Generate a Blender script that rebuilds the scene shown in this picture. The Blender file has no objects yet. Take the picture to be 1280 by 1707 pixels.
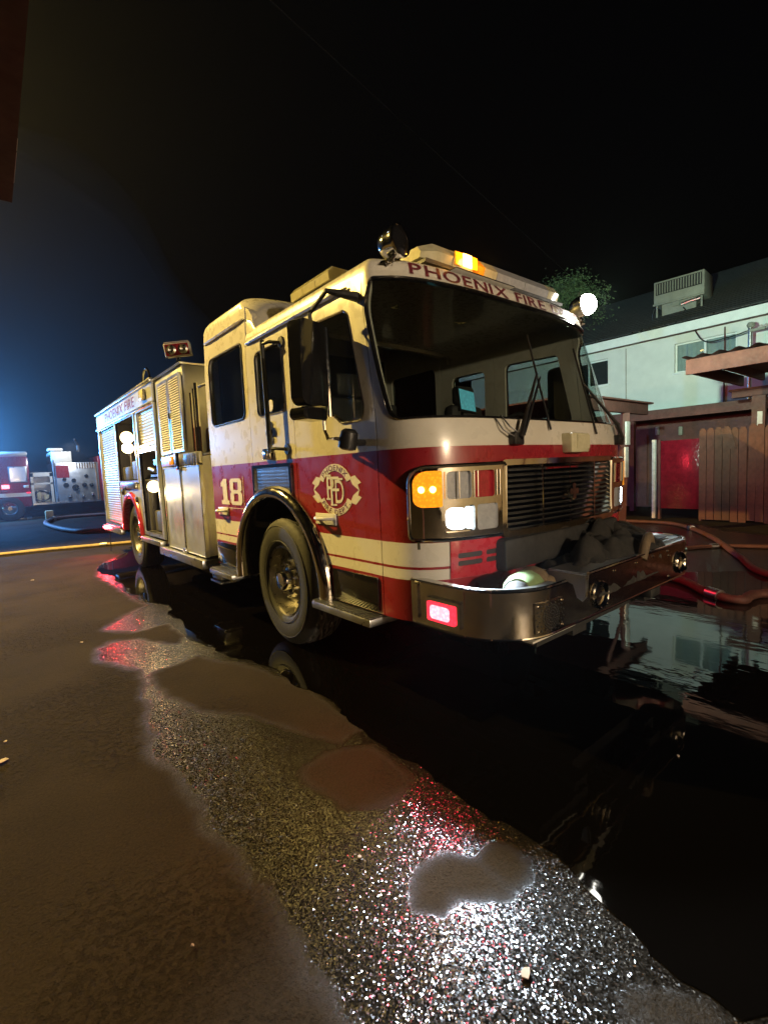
import bpy, bmesh, math, random
import numpy as np
from mathutils import Vector, Matrix
from mathutils.geometry import delaunay_2d_cdt

random.seed(7)
R = math.radians
scene = bpy.context.scene
COL = scene.collection

# ------------------------------------------------------------------ camera
cam_d = bpy.data.cameras.new("camera"); cam = bpy.data.objects.new("camera", cam_d); COL.objects.link(cam)
scene.camera = cam
cam_d.sensor_fit = 'VERTICAL'; cam_d.sensor_height = 36.0; cam_d.lens = 800.06 / 1707 * 36.0
cam_d.clip_start = 0.05; cam_d.clip_end = 600
_yaw, _pit, _rol = 0.685187, -0.087381, -0.046075
_f = Vector((math.sin(_yaw) * math.cos(_pit), math.cos(_yaw) * math.cos(_pit), math.sin(_pit)))
_r = Vector((math.cos(_yaw), -math.sin(_yaw), 0)); _u = _r.cross(_f)
_r2 = _r * math.cos(_rol) + _u * math.sin(_rol); _u2 = _u * math.cos(_rol) - _r * math.sin(_rol)
cam.matrix_world = Matrix(((_r2.x, _u2.x, -_f.x, -3.0511), (_r2.y, _u2.y, -_f.y, -3.6064), (_r2.z, _u2.z, -_f.z, 1.4456), (0, 0, 0, 1)))

# ------------------------------------------------------------------ night sky, moon, exposure
world = bpy.data.worlds.new("World"); scene.world = world; world.use_nodes = True
wn = world.node_tree.nodes; wl = world.node_tree.links
sky = wn.new('ShaderNodeTexSky'); sky.sky_type = 'NISHITA'; sky.sun_disc = False
sky.sun_elevation = R(-4.0); sky.sun_rotation = R(200); sky.altitude = 300
bg = wn['Background']; bg.inputs['Strength'].default_value = 0.05
wl.new(sky.outputs[0], bg.inputs[0])
sun_d = bpy.data.lights.new("moon", 'SUN'); sun_d.energy = 0.004; sun_d.angle = R(0.5); sun_d.color = (.8, .88, 1)
sun = bpy.data.objects.new("moon", sun_d); COL.objects.link(sun); sun.rotation_euler = (R(50), 0, R(-160))
scene.view_settings.view_transform = 'Standard'; scene.view_settings.look = 'None'
scene.view_settings.exposure = 0.0; scene.view_settings.gamma = 1.0
scene.view_settings.use_curve_mapping = False
cy = scene.cycles
cy.use_denoising = True; cy.max_bounces = 6; cy.diffuse_bounces = 2; cy.glossy_bounces = 4; cy.transmission_bounces = 4
cy.transparent_max_bounces = 12; cy.sample_clamp_indirect = 3.0; cy.caustics_reflective = False; cy.caustics_refractive = False
cy.volume_bounces = 0

# ------------------------------------------------------------------ materials
def newmat(name):
    m = bpy.data.materials.new(name); m.use_nodes = True
    nt = m.node_tree
    return m, nt, nt.nodes, nt.links, nt.nodes['Principled BSDF']

def tex(nt, kind, scale, vec=None, **kw):
    n = nt.nodes.new(kind)
    n.inputs['Scale'].default_value = scale
    for k, v in kw.items():
        if k in n.inputs: n.inputs[k].default_value = v
        else: setattr(n, k, v)
    if vec is not None: nt.links.new(vec, n.inputs['Vector'])
    return n

def objco(nt):
    return nt.nodes.new('ShaderNodeTexCoord').outputs['Object']

def ramp(nt, src, stops, interp='LINEAR'):
    r = nt.nodes.new('ShaderNodeValToRGB'); r.color_ramp.interpolation = interp
    e = r.color_ramp.elements
    while len(e) < len(stops): e.new(0.5)
    for el, (p, c) in zip(e, stops):
        el.position = p; el.color = (*c, 1) if len(c) == 3 else c
    nt.links.new(src, r.inputs[0])
    return r.outputs[0]

def mixc(nt, fac, a, b, mode='MIX'):
    n = nt.nodes.new('ShaderNodeMix'); n.data_type = 'RGBA'; n.blend_type = mode
    for sock, v in ((n.inputs[0], fac), (n.inputs[6], a), (n.inputs[7], b)):
        if isinstance(v, (int, float)): sock.default_value = v
        elif isinstance(v, tuple): sock.default_value = (*v, 1)
        else: nt.links.new(v, sock)
    return n.outputs[2]

def math_(nt, op, a, b=None):
    n = nt.nodes.new('ShaderNodeMath'); n.operation = op
    for i, v in enumerate((a, b)):
        if v is None: continue
        if isinstance(v, (int, float)): n.inputs[i].default_value = v
        else: nt.links.new(v, n.inputs[i])
    return n.outputs[0]

def bump(nt, h, strength, dist, normal=None):
    b = nt.nodes.new('ShaderNodeBump'); b.inputs['Strength'].default_value = strength; b.inputs['Distance'].default_value = dist
    nt.links.new(h, b.inputs['Height'])
    if normal is not None: nt.links.new(normal, b.inputs['Normal'])
    return b.outputs[0]

def simple(name, col, rough=.5, metal=0.0, coat=0.0, var=.12, scale=6, bumps=0.0, bscale=60, rvar=.1, spec=.5):
    m, nt, N, L, P = newmat(name)
    co = objco(nt)
    n = tex(nt, 'ShaderNodeTexNoise', scale, co, Detail=6, Roughness=.65)
    lo = tuple(c * (1 - var) for c in col); hi = tuple(min(1, c * (1 + var)) for c in col)
    L.new(ramp(nt, n.outputs[0], [(.3, lo), (.7, hi)]), P.inputs['Base Color'])
    n2 = tex(nt, 'ShaderNodeTexNoise', scale * 3.7, co, Detail=5)
    L.new(ramp(nt, n2.outputs[0], [(.3, (max(.02, rough - rvar),) * 3), (.7, (min(1, rough + rvar),) * 3)]), P.inputs['Roughness'])
    P.inputs['Metallic'].default_value = metal
    P.inputs['Coat Weight'].default_value = coat; P.inputs['Coat Roughness'].default_value = .06
    P.inputs['Specular IOR Level'].default_value = spec
    if bumps:
        n3 = tex(nt, 'ShaderNodeTexNoise', bscale, co, Detail=4)
        L.new(bump(nt, n3.outputs[0], bumps, .004), P.inputs['Normal'])
    return m

def emissive(name, col, strength, base=(.6, .6, .6)):
    m, nt, N, L, P = newmat(name)
    co = objco(nt)
    n = tex(nt, 'ShaderNodeTexVoronoi', 60, co)
    s = ramp(nt, n.outputs['Distance'], [(0, (1, 1, 1)), (.6, (.55, .55, .55))])
    P.inputs['Base Color'].default_value = (*base, 1); P.inputs['Roughness'].default_value = .15
    P.inputs['Emission Color'].default_value = (*col, 1)
    L.new(math_(nt, 'MULTIPLY', s, strength), P.inputs['Emission Strength'])
    return m

CREAM = (.60, .565, .49); RED = (.23, .012, .020); WHITE = (.64, .62, .58)
M = {}
def cab_paint():
    m, nt, N, L, P = newmat('cab paint with white and red bands')
    co = objco(nt); sp = N.new('ShaderNodeSeparateXYZ'); L.new(co, sp.inputs[0])
    z = math_(nt, 'DIVIDE', sp.outputs[2], 4.0)
    col = ramp(nt, z, [(0, RED), (.79 / 4, WHITE), (.845 / 4, RED), (.862 / 4, WHITE), (1.01 / 4, RED), (1.555 / 4, CREAM)], 'CONSTANT')
    n = tex(nt, 'ShaderNodeTexNoise', 2.2, co, Detail=8, Roughness=.7)
    dirt = ramp(nt, n.outputs[0], [(.42, (1, 1, 1)), (.80, (.86, .83, .78))])
    L.new(mixc(nt, 1.0, col, dirt, 'MULTIPLY'), P.inputs['Base Color'])
    n2 = tex(nt, 'ShaderNodeTexNoise', 9, co, Detail=6)
    L.new(ramp(nt, n2.outputs[0], [(.3, (.22,) * 3), (.75, (.42,) * 3)]), P.inputs['Roughness'])
    P.inputs['Coat Weight'].default_value = .6; P.inputs['Coat Roughness'].default_value = .08
    n3 = tex(nt, 'ShaderNodeTexNoise', 1.6, co, Detail=2)
    L.new(bump(nt, n3.outputs[0], .12, .02), P.inputs['Normal'])
    return m
M['cab'] = cab_paint()
M['cream'] = simple('cream enamel', CREAM, .3, coat=.5, var=.06)
M['red'] = simple('red enamel', RED, .28, coat=.6, var=.08)
M['valance'] = simple('red enamel brightened by lamp glow', (.42, .015, .03), .28, coat=.6, var=.08)  # red lifted in the colour for the lamp glow on the valance
M['letter'] = simple('faded cream vinyl', (.62, .58, .50), .5, var=.15, scale=30)
M['maroon'] = simple('maroon vinyl', (.10, .012, .02), .5, var=.2, scale=30)
M['chrome'] = simple('chrome', (.80, .79, .78), .07, 1, var=.05, rvar=.045, scale=9)
M['steel'] = simple('polished stainless', (.68, .64, .58), .11, 1, var=.14, rvar=.06, scale=5, bumps=.05, bscale=14)
M['alum'] = simple('brushed aluminium', (.56, .57, .58), .34, 1, var=.1, rvar=.1, scale=3)
M['satin'] = simple('satin aluminium door', (.50, .51, .52), .42, .75, var=.12, rvar=.1, scale=1.6)
M['black'] = simple('black plastic', (.012, .012, .013), .38, var=.3)
M['gloss_black'] = simple('gloss black', (.008, .008, .009), .09, coat=.5, var=.2)
M['darkgrey'] = simple('dark grey vinyl', (.035, .033, .033), .6, var=.25)
M['rubber'] = simple('tyre rubber', (.018, .0175, .017), .72, var=.3, scale=12, bumps=.25, bscale=90)
M['tread'] = simple('scuffed tyre tread', (.06, .056, .05), .8, var=.3, scale=20, bumps=.3, bscale=120)
M['under'] = simple('undercarriage black', (.010, .010, .010), .7, var=.4)
M['bronze'] = simple('dusty wheel steel', (.36, .34, .31), .30, 1, var=.12, rvar=.06, scale=6)
M['lens_clear'] = simple('clear ribbed lens', (.50, .46, .30), .14, var=.12, scale=25, coat=.5)
M['lens_grey'] = simple('unlit lamp lens', (.34, .35, .38), .1, var=.15, scale=30, coat=.6)
M['lens_red_off'] = simple('unlit red lens', (.30, .02, .03), .12, var=.15, scale=30, coat=.6)
M['e_amber'] = emissive('lit amber lens', (1, .30, .012), 1.5, (.8, .3, .02))
M['e_amber_hot'] = emissive('lit amber flash tube', (1, .60, .14), 14.0, (.8, .3, .02))
M['e_amber_dim'] = emissive('amber lens side glow', (1, .30, .02), .25, (.8, .3, .02))
M['e_white'] = emissive('lit white lamp', (.86, .95, 1), 22.0)
M['e_spot'] = emissive('lit floodlight glass', (1, .98, .86), 120.0)
M['e_warm'] = emissive('lit warm lamp', (1, .72, .34), 7.0)
M['e_red'] = emissive('lit red lamp', (1, .03, .06), 2.6, (.6, .02, .03))
M['e_red_hot'] = emissive('lit red lamp core', (1, .22, .26), 6.0, (.6, .02, .03))
M['e_blue'] = emissive('lit blue lamp', (.08, .3, 1), 40.0, (.02, .05, .6))
M['e_cyan'] = emissive('cyan window glow', (.14, .62, .66), .75, (.02, .05, .05))

def glassmat(name, tint, ior=1.5):
    m, nt, N, L, P = newmat(name)
    tr = N.new('ShaderNodeBsdfTransparent'); tr.inputs[0].default_value = (*tint, 1)
    gl = N.new('ShaderNodeBsdfGlossy'); gl.inputs['Roughness'].default_value = .015
    fr = N.new('ShaderNodeFresnel'); fr.inputs[0].default_value = ior
    mx = N.new('ShaderNodeMixShader')
    ge = N.new('ShaderNodeNewGeometry')          # reflect at the outer face only: the sheet has two
    L.new(math_(nt, 'MULTIPLY', fr.outputs[0], math_(nt, 'SUBTRACT', 1.0, ge.outputs['Backfacing'])), mx.inputs[0]); L.new(tr.outputs[0], mx.inputs[1]); L.new(gl.outputs[0], mx.inputs[2])
    L.new(mx.outputs[0], N['Material Output'].inputs[0])
    return m
M['glass'] = glassmat('tinted cab glass', (.82, .85, .83), 1.52)
M['silver'] = simple('silver painted louvre', (.58, .58, .60), .4, .0, var=.1)
M['e_white_dim'] = emissive('glow in the lamp side glass', (.80, .93, 1), 1.6)
M['glass_dark'] = glassmat('dark tinted side glass', (.60, .63, .60), 1.55)

def diamond():
    m, nt, N, L, P = newmat('diamond tread plate')
    co = objco(nt)
    mp = N.new('ShaderNodeMapping'); mp.inputs['Rotation'].default_value = (0, 0, R(45)); L.new(co, mp.inputs[0])
    v = tex(nt, 'ShaderNodeTexVoronoi', 34, mp.outputs[0], Randomness=0.0)
    L.new(bump(nt, math_(nt, 'SUBTRACT', 1.0, v.outputs['Distance']), .6, .004), P.inputs['Normal'])
    n = tex(nt, 'ShaderNodeTexNoise', 5, co, Detail=5)
    L.new(ramp(nt, n.outputs[0], [(.3, (.42, .42, .42)), (.7, (.62, .62, .61))]), P.inputs['Base Color'])
    P.inputs['Metallic'].default_value = 1; P.inputs['Roughness'].default_value = .28
    return m
M['diamond'] = diamond()

# ------------------------------------------------------------------ mesh helpers
class MB:
    def __init__(s): s.v = []; s.f = []; s.m = []
    def add(s, vs, fs, mi=0):
        o = len(s.v); s.v += [tuple(p) for p in vs]; s.f += [tuple(i + o for i in f) for f in fs]; s.m += [mi] * len(fs)
        return s
    def box(s, x0, x1, y0, y1, z0, z1, mi=0, bev=0.0, M4=None):
        if bev > 0:
            b = min(bev, (x1 - x0) * .45, (y1 - y0) * .45, (z1 - z0) * .45)
            bm = bmesh.new(); bmesh.ops.create_cube(bm, size=1)
            for v in bm.verts: v.co = ((x0 + x1) / 2 + v.co.x * (x1 - x0), (y0 + y1) / 2 + v.co.y * (y1 - y0), (z0 + z1) / 2 + v.co.z * (z1 - z0))
            bmesh.ops.bevel(bm, geom=list(bm.edges), offset=b, segments=2, affect='EDGES', profile=.5)
            bm.verts.index_update()
            vs = [v.co.copy() for v in bm.verts]; fs = [[v.index for v in f.verts] for f in bm.faces]; bm.free()
        else:
            vs = [(x, y, z) for z in (z0, z1) for y in (y0, y1) for x in (x0, x1)]
            fs = [(0, 2, 3, 1), (4, 5, 7, 6), (0, 1, 5, 4), (2, 6, 7, 3), (0, 4, 6, 2), (1, 3, 7, 5)]
        if M4 is not None: vs = [M4 @ Vector(v) for v in vs]
        return s.add(vs, fs, mi)
    def tube(s, path, r, seg=10, mi=0, closed=False, cap=True):
        P = [Vector(p) for p in path]; n = len(P); rr = r if isinstance(r, (list, tuple)) else [r] * n
        vs = []; prev = None
        for i in range(n):
            if closed: t = (P[(i + 1) % n] - P[i - 1])
            else: t = P[min(i + 1, n - 1)] - P[max(i - 1, 0)]
            t.normalize()
            if prev is None:
                a = Vector((0, 0, 1)) if abs(t.z) < .9 else Vector((1, 0, 0)); nrm = t.cross(a).normalized()
            else:
                nrm = (prev - t * prev.dot(t)); nrm = nrm.normalized() if nrm.length > 1e-6 else t.orthogonal().normalized()
            prev = nrm; b = t.cross(nrm)
            for k in range(seg):
                a = 2 * math.pi * k / seg; vs.append(P[i] + (nrm * math.cos(a) + b * math.sin(a)) * rr[i])
        fs = []
        for i in range(n if closed else n - 1):
            j = (i + 1) % n
            for k in range(seg): fs.append((i * seg + k, i * seg + (k + 1) % seg, j * seg + (k + 1) % seg, j * seg + k))
        if cap and not closed: fs += [tuple(range(seg))[::-1], tuple((n - 1) * seg + k for k in range(seg))]
        return s.add(vs, fs, mi)
    def cyl(s, p0, p1, r, seg=20, mi=0): return s.tube([p0, p1], r, seg, mi)
    def lathe(s, prof, center, axis, seg=48, mi=0, up=None, close=False):
        ax = Vector(axis).normalized(); a = ax.orthogonal().normalized() if up is None else Vector(up); b = ax.cross(a); c = Vector(center)
        vs = [c + ax * h + (a * math.cos(2 * math.pi * k / seg) + b * math.sin(2 * math.pi * k / seg)) * r for r, h in prof for k in range(seg)]
        fs = []
        m = len(prof)
        for i in range(m if close else m - 1):
            j = (i + 1) % m
            for k in range(seg): fs.append((i * seg + k, i * seg + (k + 1) % seg, j * seg + (k + 1) % seg, j * seg + k))
        return s.add(vs, fs, mi)
    def sheet(s, rows, mi=0):
        n = len(rows[0]); vs = [p for r in rows for p in r]
        return s.add(vs, [(i * n + k, i * n + k + 1, (i + 1) * n + k + 1, (i + 1) * n + k) for i in range(len(rows) - 1) for k in range(n - 1)], mi)
    def build(s, name, mat, parent=None, ang=35, loc=None):
        me = bpy.data.meshes.new(name); me.from_pydata(s.v, [], s.f); me.validate()
        mats = mat if isinstance(mat, (list, tuple)) else [mat]
        for q in mats: me.materials.append(q)
        if len(mats) > 1 and len(me.polygons) == len(s.m): me.polygons.foreach_set('material_index', s.m)
        bm = bmesh.new(); bm.from_mesh(me); bmesh.ops.recalc_face_normals(bm, faces=bm.faces); bm.to_mesh(me); bm.free()
        if ang:
            me.polygons.foreach_set('use_smooth', [True] * len(me.polygons)); me.set_sharp_from_angle(angle=R(ang))
        me.update()
        o = bpy.data.objects.new(name, me); COL.objects.link(o); o.parent = parent
        if loc is not None: o.location = loc
        return o

def obj_from(name, me, parent=None, loc=None):
    o = bpy.data.objects.new(name, me); COL.objects.link(o); o.parent = parent
    if loc is not None: o.location = loc
    return o

def tag(o, label=None, cat=None, group=None, kind=None):
    for k, v in (('label', label), ('category', cat), ('group', group), ('kind', kind)):
        if v: o[k] = v
    return o

def thing(name, label, cat, loc=(0, 0, 0), group=None):
    o = bpy.data.objects.new(name, None); COL.objects.link(o); o.location = loc; o.empty_display_size = .2
    return tag(o, label, cat, group)

def rrect(x0, y0, x1, y1, r, n=5):
    return rpoly([(x0, y0), (x1, y0), (x1, y1), (x0, y1)], r, n)

def rpoly(pts, r, n=5):
    out = []; N_ = len(pts)
    for i in range(N_):
        p = Vector(pts[i]); a = Vector(pts[i - 1]) - p; b = Vector(pts[(i + 1) % N_]) - p
        rr = r[i] if isinstance(r, (list, tuple)) else r
        la, lb = a.length, b.length; a.normalize(); b.normalize()
        ang = math.acos(max(-1, min(1, a.dot(b))))
        if rr <= 0 or ang > 3.1: out.append(tuple(p)); continue
        d = min(rr / math.tan(ang / 2), la * .49, lb * .49); rr = d * math.tan(ang / 2)
        c = p + (a + b).normalized() * (rr / math.sin(ang / 2))
        p0 = p + a * d - c; p1 = p + b * d - c
        a0 = math.atan2(p0.y, p0.x); a1 = math.atan2(p1.y, p1.x)
        da = (a1 - a0 + math.pi) % (2 * math.pi) - math.pi
        for k in range(n + 1):
            t = a0 + da * k / n; out.append((c.x + rr * math.cos(t), c.y + rr * math.sin(t)))
    return out

def _resamp(poly, step):
    out = []
    for i, p in enumerate(poly):
        q = poly[(i + 1) % len(poly)]; d = math.dist(p, q); n = max(1, math.ceil(d / step))
        out += [(p[0] + (q[0] - p[0]) * k / n, p[1] + (q[1] - p[1]) * k / n) for k in range(n)]
    return out

def _inside(P, poly):
    x, y = P[:, 0], P[:, 1]; c = np.zeros(len(P), bool); A = np.array(poly); B = np.roll(A, -1, 0)
    for (x0, y0), (x1, y1) in zip(A, B):
        if y0 == y1: continue
        t = ((y0 > y) != (y1 > y)) & (x < (x1 - x0) * (y - y0) / (y1 - y0) + x0); c ^= t
    return c

def cdt(outer, holes, step):
    polys = [_resamp(outer, step)] + [_resamp(h, step) for h in holes]
    V = []; E = []
    for q in polys:
        o = len(V); V += q; E += [(o + i, o + (i + 1) % len(q)) for i in range(len(q))]
    A = np.array(polys[0]); lo, hi = A.min(0), A.max(0)
    gx = np.arange(lo[0] + step / 2, hi[0], step); gy = np.arange(lo[1] + step / 2, hi[1], step)
    G = np.array([(x, y) for x in gx for y in gy]).reshape(-1, 2)
    if len(G):
        ok = _inside(G, polys[0])
        for h in polys[1:]: ok &= ~_inside(G, h)
        G = G[ok]
        if len(G):
            B = np.array(V)
            d = np.min(np.hypot(G[:, None, 0] - B[None, :, 0], G[:, None, 1] - B[None, :, 1]), axis=1)
            V = V + [tuple(g) for g in G[d > step * .45]]
    r = delaunay_2d_cdt([Vector((float(a), float(b))) for a, b in V], E, [], 0, 1e-6)
    vs = [(v.x, v.y) for v in r[0]]; fs = r[2]
    C = np.array([[sum(vs[i][k] for i in f) / len(f) for k in (0, 1)] for f in fs])
    ok = _inside(C, polys[0])
    for h in polys[1:]: ok &= ~_inside(C, h)
    return vs, [tuple(f) for f, o in zip(fs, ok) if o]

def panel(name, outer, holes, mapf, mat, parent, th=.03, off=0.0, step=.09, ang=35, mb=None, mi=0):
    """a sheet with real thickness: 2-D outline with holes laid on a mapped surface"""
    vs, fs = cdt(outer, holes, step)
    cnt = {}
    ff = []
    for f in fs:
        a, b, c = (vs[i] for i in f[:3])
        if (b[0] - a[0]) * (c[1] - a[1]) - (b[1] - a[1]) * (c[0] - a[0]) < 0: f = f[::-1]
        ff.append(f)
        for i in range(len(f)):
            e = (f[i], f[(i + 1) % len(f)]); k = (min(e), max(e)); cnt.setdefault(k, []).append(e)
    n = len(vs)
    V = [mapf(u, v, off) for u, v in vs] + [mapf(u, v, off - th) for u, v in vs]
    F = list(ff) + [tuple(i + n for i in f[::-1]) for f in ff]
    for k, es in cnt.items():
        if len(es) == 1: a, b = es[0]; F.append((b, a, a + n, b + n))
    m = mb or MB(); m.add(V, F, mi)
    if mb is None: return m.build(name, mat, parent, ang)
    return m

def strip_loop(outline, mapf, r, name, mat, parent, off=0.004, seg=6, step=.05):
    return MB().tube([mapf(u, v, off) for u, v in _resamp(outline, step)], r, seg, closed=True).build(name, mat, parent)

_gl = {}
def glyph(ch, bold=.02):
    k = (ch, bold)
    if k not in _gl:
        cu = bpy.data.curves.new('glyph', 'FONT'); cu.body = ch; cu.offset = bold; cu.resolution_u = 4
        o = bpy.data.objects.new('glyph', cu); COL.objects.link(o)
        dg = bpy.context.evaluated_depsgraph_get(); ev = o.evaluated_get(dg); me = ev.to_mesh()
        vs = [(v.co.x, v.co.y) for v in me.vertices]; fs = [tuple(p.vertices) for p in me.polygons]
        ev.to_mesh_clear(); bpy.data.objects.remove(o); bpy.data.curves.remove(cu)
        xs = [v[0] for v in vs] or [0, .3]; ys = [v[1] for v in vs] or [0, .7]
        _gl[k] = (vs, fs, min(xs), max(xs))
    return _gl[k]

def word(mb, text, x0, y0, h, mapf, off, width=None, bold=.02, slant=0.0, gap=.12, arc=None, mi=0, each=None):
    """letters as thin raised faces; arc=(cx, cy, radius, start angle, direction) lays them along a circle"""
    k = h / .70; items = []; x = 0
    for ch in text:
        if ch == ' ': x += .35; continue
        vs, fs, a, b = glyph(ch, bold); items.append((x - a, vs, fs)); x += (b - a) + gap
    tot = (x - gap) * k; sx = 1.0 if width is None or arc else width / tot
    for ox, vs, fs in items:
        Q = []
        for u, v in vs:
            X = (u + ox) * k * sx + slant * v * k; Y = v * k
            if arc:
                cx_, cy_, rad, a0, dr = arc
                aw = (tot / 2 - X) / rad if dr > 0 else (X - tot / 2) / rad
                if dr > 0: A = a0 + aw; rr = rad + Y
                else: A = a0 + aw; rr = rad + h - Y
                Q.append(mapf(cx_ + rr * math.cos(A), cy_ + rr * math.sin(A), off))
            else: Q.append(mapf(x0 + X, y0 + Y, off))
        if each: each(MB().add(Q, fs, mi))
        else: mb.add(Q, fs, mi)
    return mb

# ------------------------------------------------------------------ shape of the cab skin
CW,CN,CYF,CB=1.23,3.6,-1.81,0.50
CYC=CYF+CB
_T=[]
def _init():
    N=1500; px=py=None; s=0
    for i in range(N+1):
        th=math.pi/2*(1-i/N)
        x=CW*max(math.cos(th),0)**(2/CN); y=CYC-CB*max(math.sin(th),0)**(2/CN)
        if i: s+=math.hypot(x-px,y-py)
        _T.append((s,x,y)); px,py=x,y
_init()
SC=_T[-1][0]
def lerp_tab(v,xs,ys):
    if v<=xs[0]: return ys[0]
    for i in range(1,len(xs)):
        if v<=xs[i]:
            t=(v-xs[i-1])/(xs[i]-xs[i-1]); return ys[i-1]+t*(ys[i]-ys[i-1])
    return ys[-1]
def base(s):
    a=abs(s)
    if a>=SC: x,y=CW,CYC+a-SC
    else:
        lo,hi=0,len(_T)-1
        while hi-lo>1:
            m=(lo+hi)//2
            if _T[m][0]<=a: lo=m
            else: hi=m
        s0,x0,y0=_T[lo];s1,x1,y1=_T[hi]; t=(a-s0)/max(s1-s0,1e-9)
        x,y=x0+t*(x1-x0),y0+t*(y1-y0)
    return (x if s>0 else -x),y
def lean(z): return lerp_tab(z,[.5,.9,1.5,1.68,1.80,2.6,2.75],[.015,-.01,-.022,-.012,.045,.325,.39])
def cpt(s,z):
    x,y=base(s)
    bl=lerp_tab(y,[-1.81,-1.62,-1.4,-1.2],[1,.82,.32,0])
    k=lerp_tab(z,[2.5,2.62,2.9],[1,.992,.985])
    return x*k,y+lean(z)*bl,z
def cmap(s,z,d=0.0):
    """point on the cab skin at arc position s (negative = passenger side), height z, d metres proud"""
    e=.004
    a=cpt(s-e,z);b=cpt(s+e,z);c=cpt(s,z-e);f=cpt(s,z+e)
    u=[b[i]-a[i] for i in range(3)];v=[f[i]-c[i] for i in range(3)]
    n=(u[1]*v[2]-u[2]*v[1],u[2]*v[0]-u[0]*v[2],u[0]*v[1]-u[1]*v[0])
    l=math.sqrt(sum(q*q for q in n)) or 1
    p=cpt(s,z)
    return tuple(p[i]+n[i]/l*d for i in range(3))
def s_of(y,z,side=-1):
    lo,hi=0.6,SC+6
    for _ in range(40):
        m=(lo+hi)/2
        if cpt(m,z)[1]<y: lo=m
        else: hi=m
    return side*lo

# ================================================================== the fire engine: x across (passenger side negative), y rearwards, z up; front axle at y = 0
engine = thing('fire_engine', 'cream and red fire engine numbered 18 parked in the puddle, its front lamps lit', 'fire engine')
SZ = lambda y, z=1.5: s_of(y, z)
def bmap(u, z, d=0.0): return (-1.23 - d, -u, z)          # body side, u = -y
def bmap2(u, z, d=0.0): return (1.23 + d, u, z)            # far side, u = y

# --- cab skins. seam between front cap and door
def seam(z): return s_of(lerp_tab(z, [.5, 1.74, 2.62], [-1.34, -1.34, -1.245]), z)
ZT = 2.62
zz = [.55 + (ZT - .55) * i / 12 for i in range(13)]
ws = rpoly([(-1.36, 1.725), (-.5, 1.722), (.5, 1.722), (1.36, 1.725), (1.50, 2.44), (1.34, 2.575), (.45, 2.60), (-.45, 2.60), (-1.34, 2.575), (-1.50, 2.44)],
           [.10, .3, .3, .10, .12, .16, .3, .3, .16, .12], 6)
outer = [(seam(z) + .004, z) for z in zz[::-1]] + [(-seam(z) - .004, z) for z in zz]
cab_front = panel('cab_front', outer, [ws], cmap, M['cab'], engine, th=.04, step=.07)
wsi = rpoly([(-1.345, 1.738), (-.5, 1.735), (.5, 1.735), (1.345, 1.738), (1.483, 2.44), (1.33, 2.56), (.45, 2.585), (-.45, 2.585), (-1.33, 2.56), (-1.483, 2.44)],
            [.09, .3, .3, .09, .11, .15, .3, .3, .15, .11], 6)
windshield = panel('windshield', ws, [], cmap, M['glass'], engine, th=.006, off=-.016, step=.07)
panel('windshield_gasket', ws, [wsi], cmap, M['gloss_black'], windshield, th=.02, off=.004, step=.08)
strip_loop(ws, cmap, .0035, 'windshield_trim', M['chrome'], windshield, off=.005)

ARC = (0.03, .56)       # front wheel centre seen on the side (y, z)
def arch_pts(r, z0, n=18, c=ARC):
    a0 = math.asin((z0 - c[1]) / r)
    return [(c[0] + r * math.cos(math.pi - a0 - (math.pi - 2 * a0) * i / n), c[1] + r * math.sin(math.pi - a0 - (math.pi - 2 * a0) * i / n)) for i in range(n + 1)]

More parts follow.
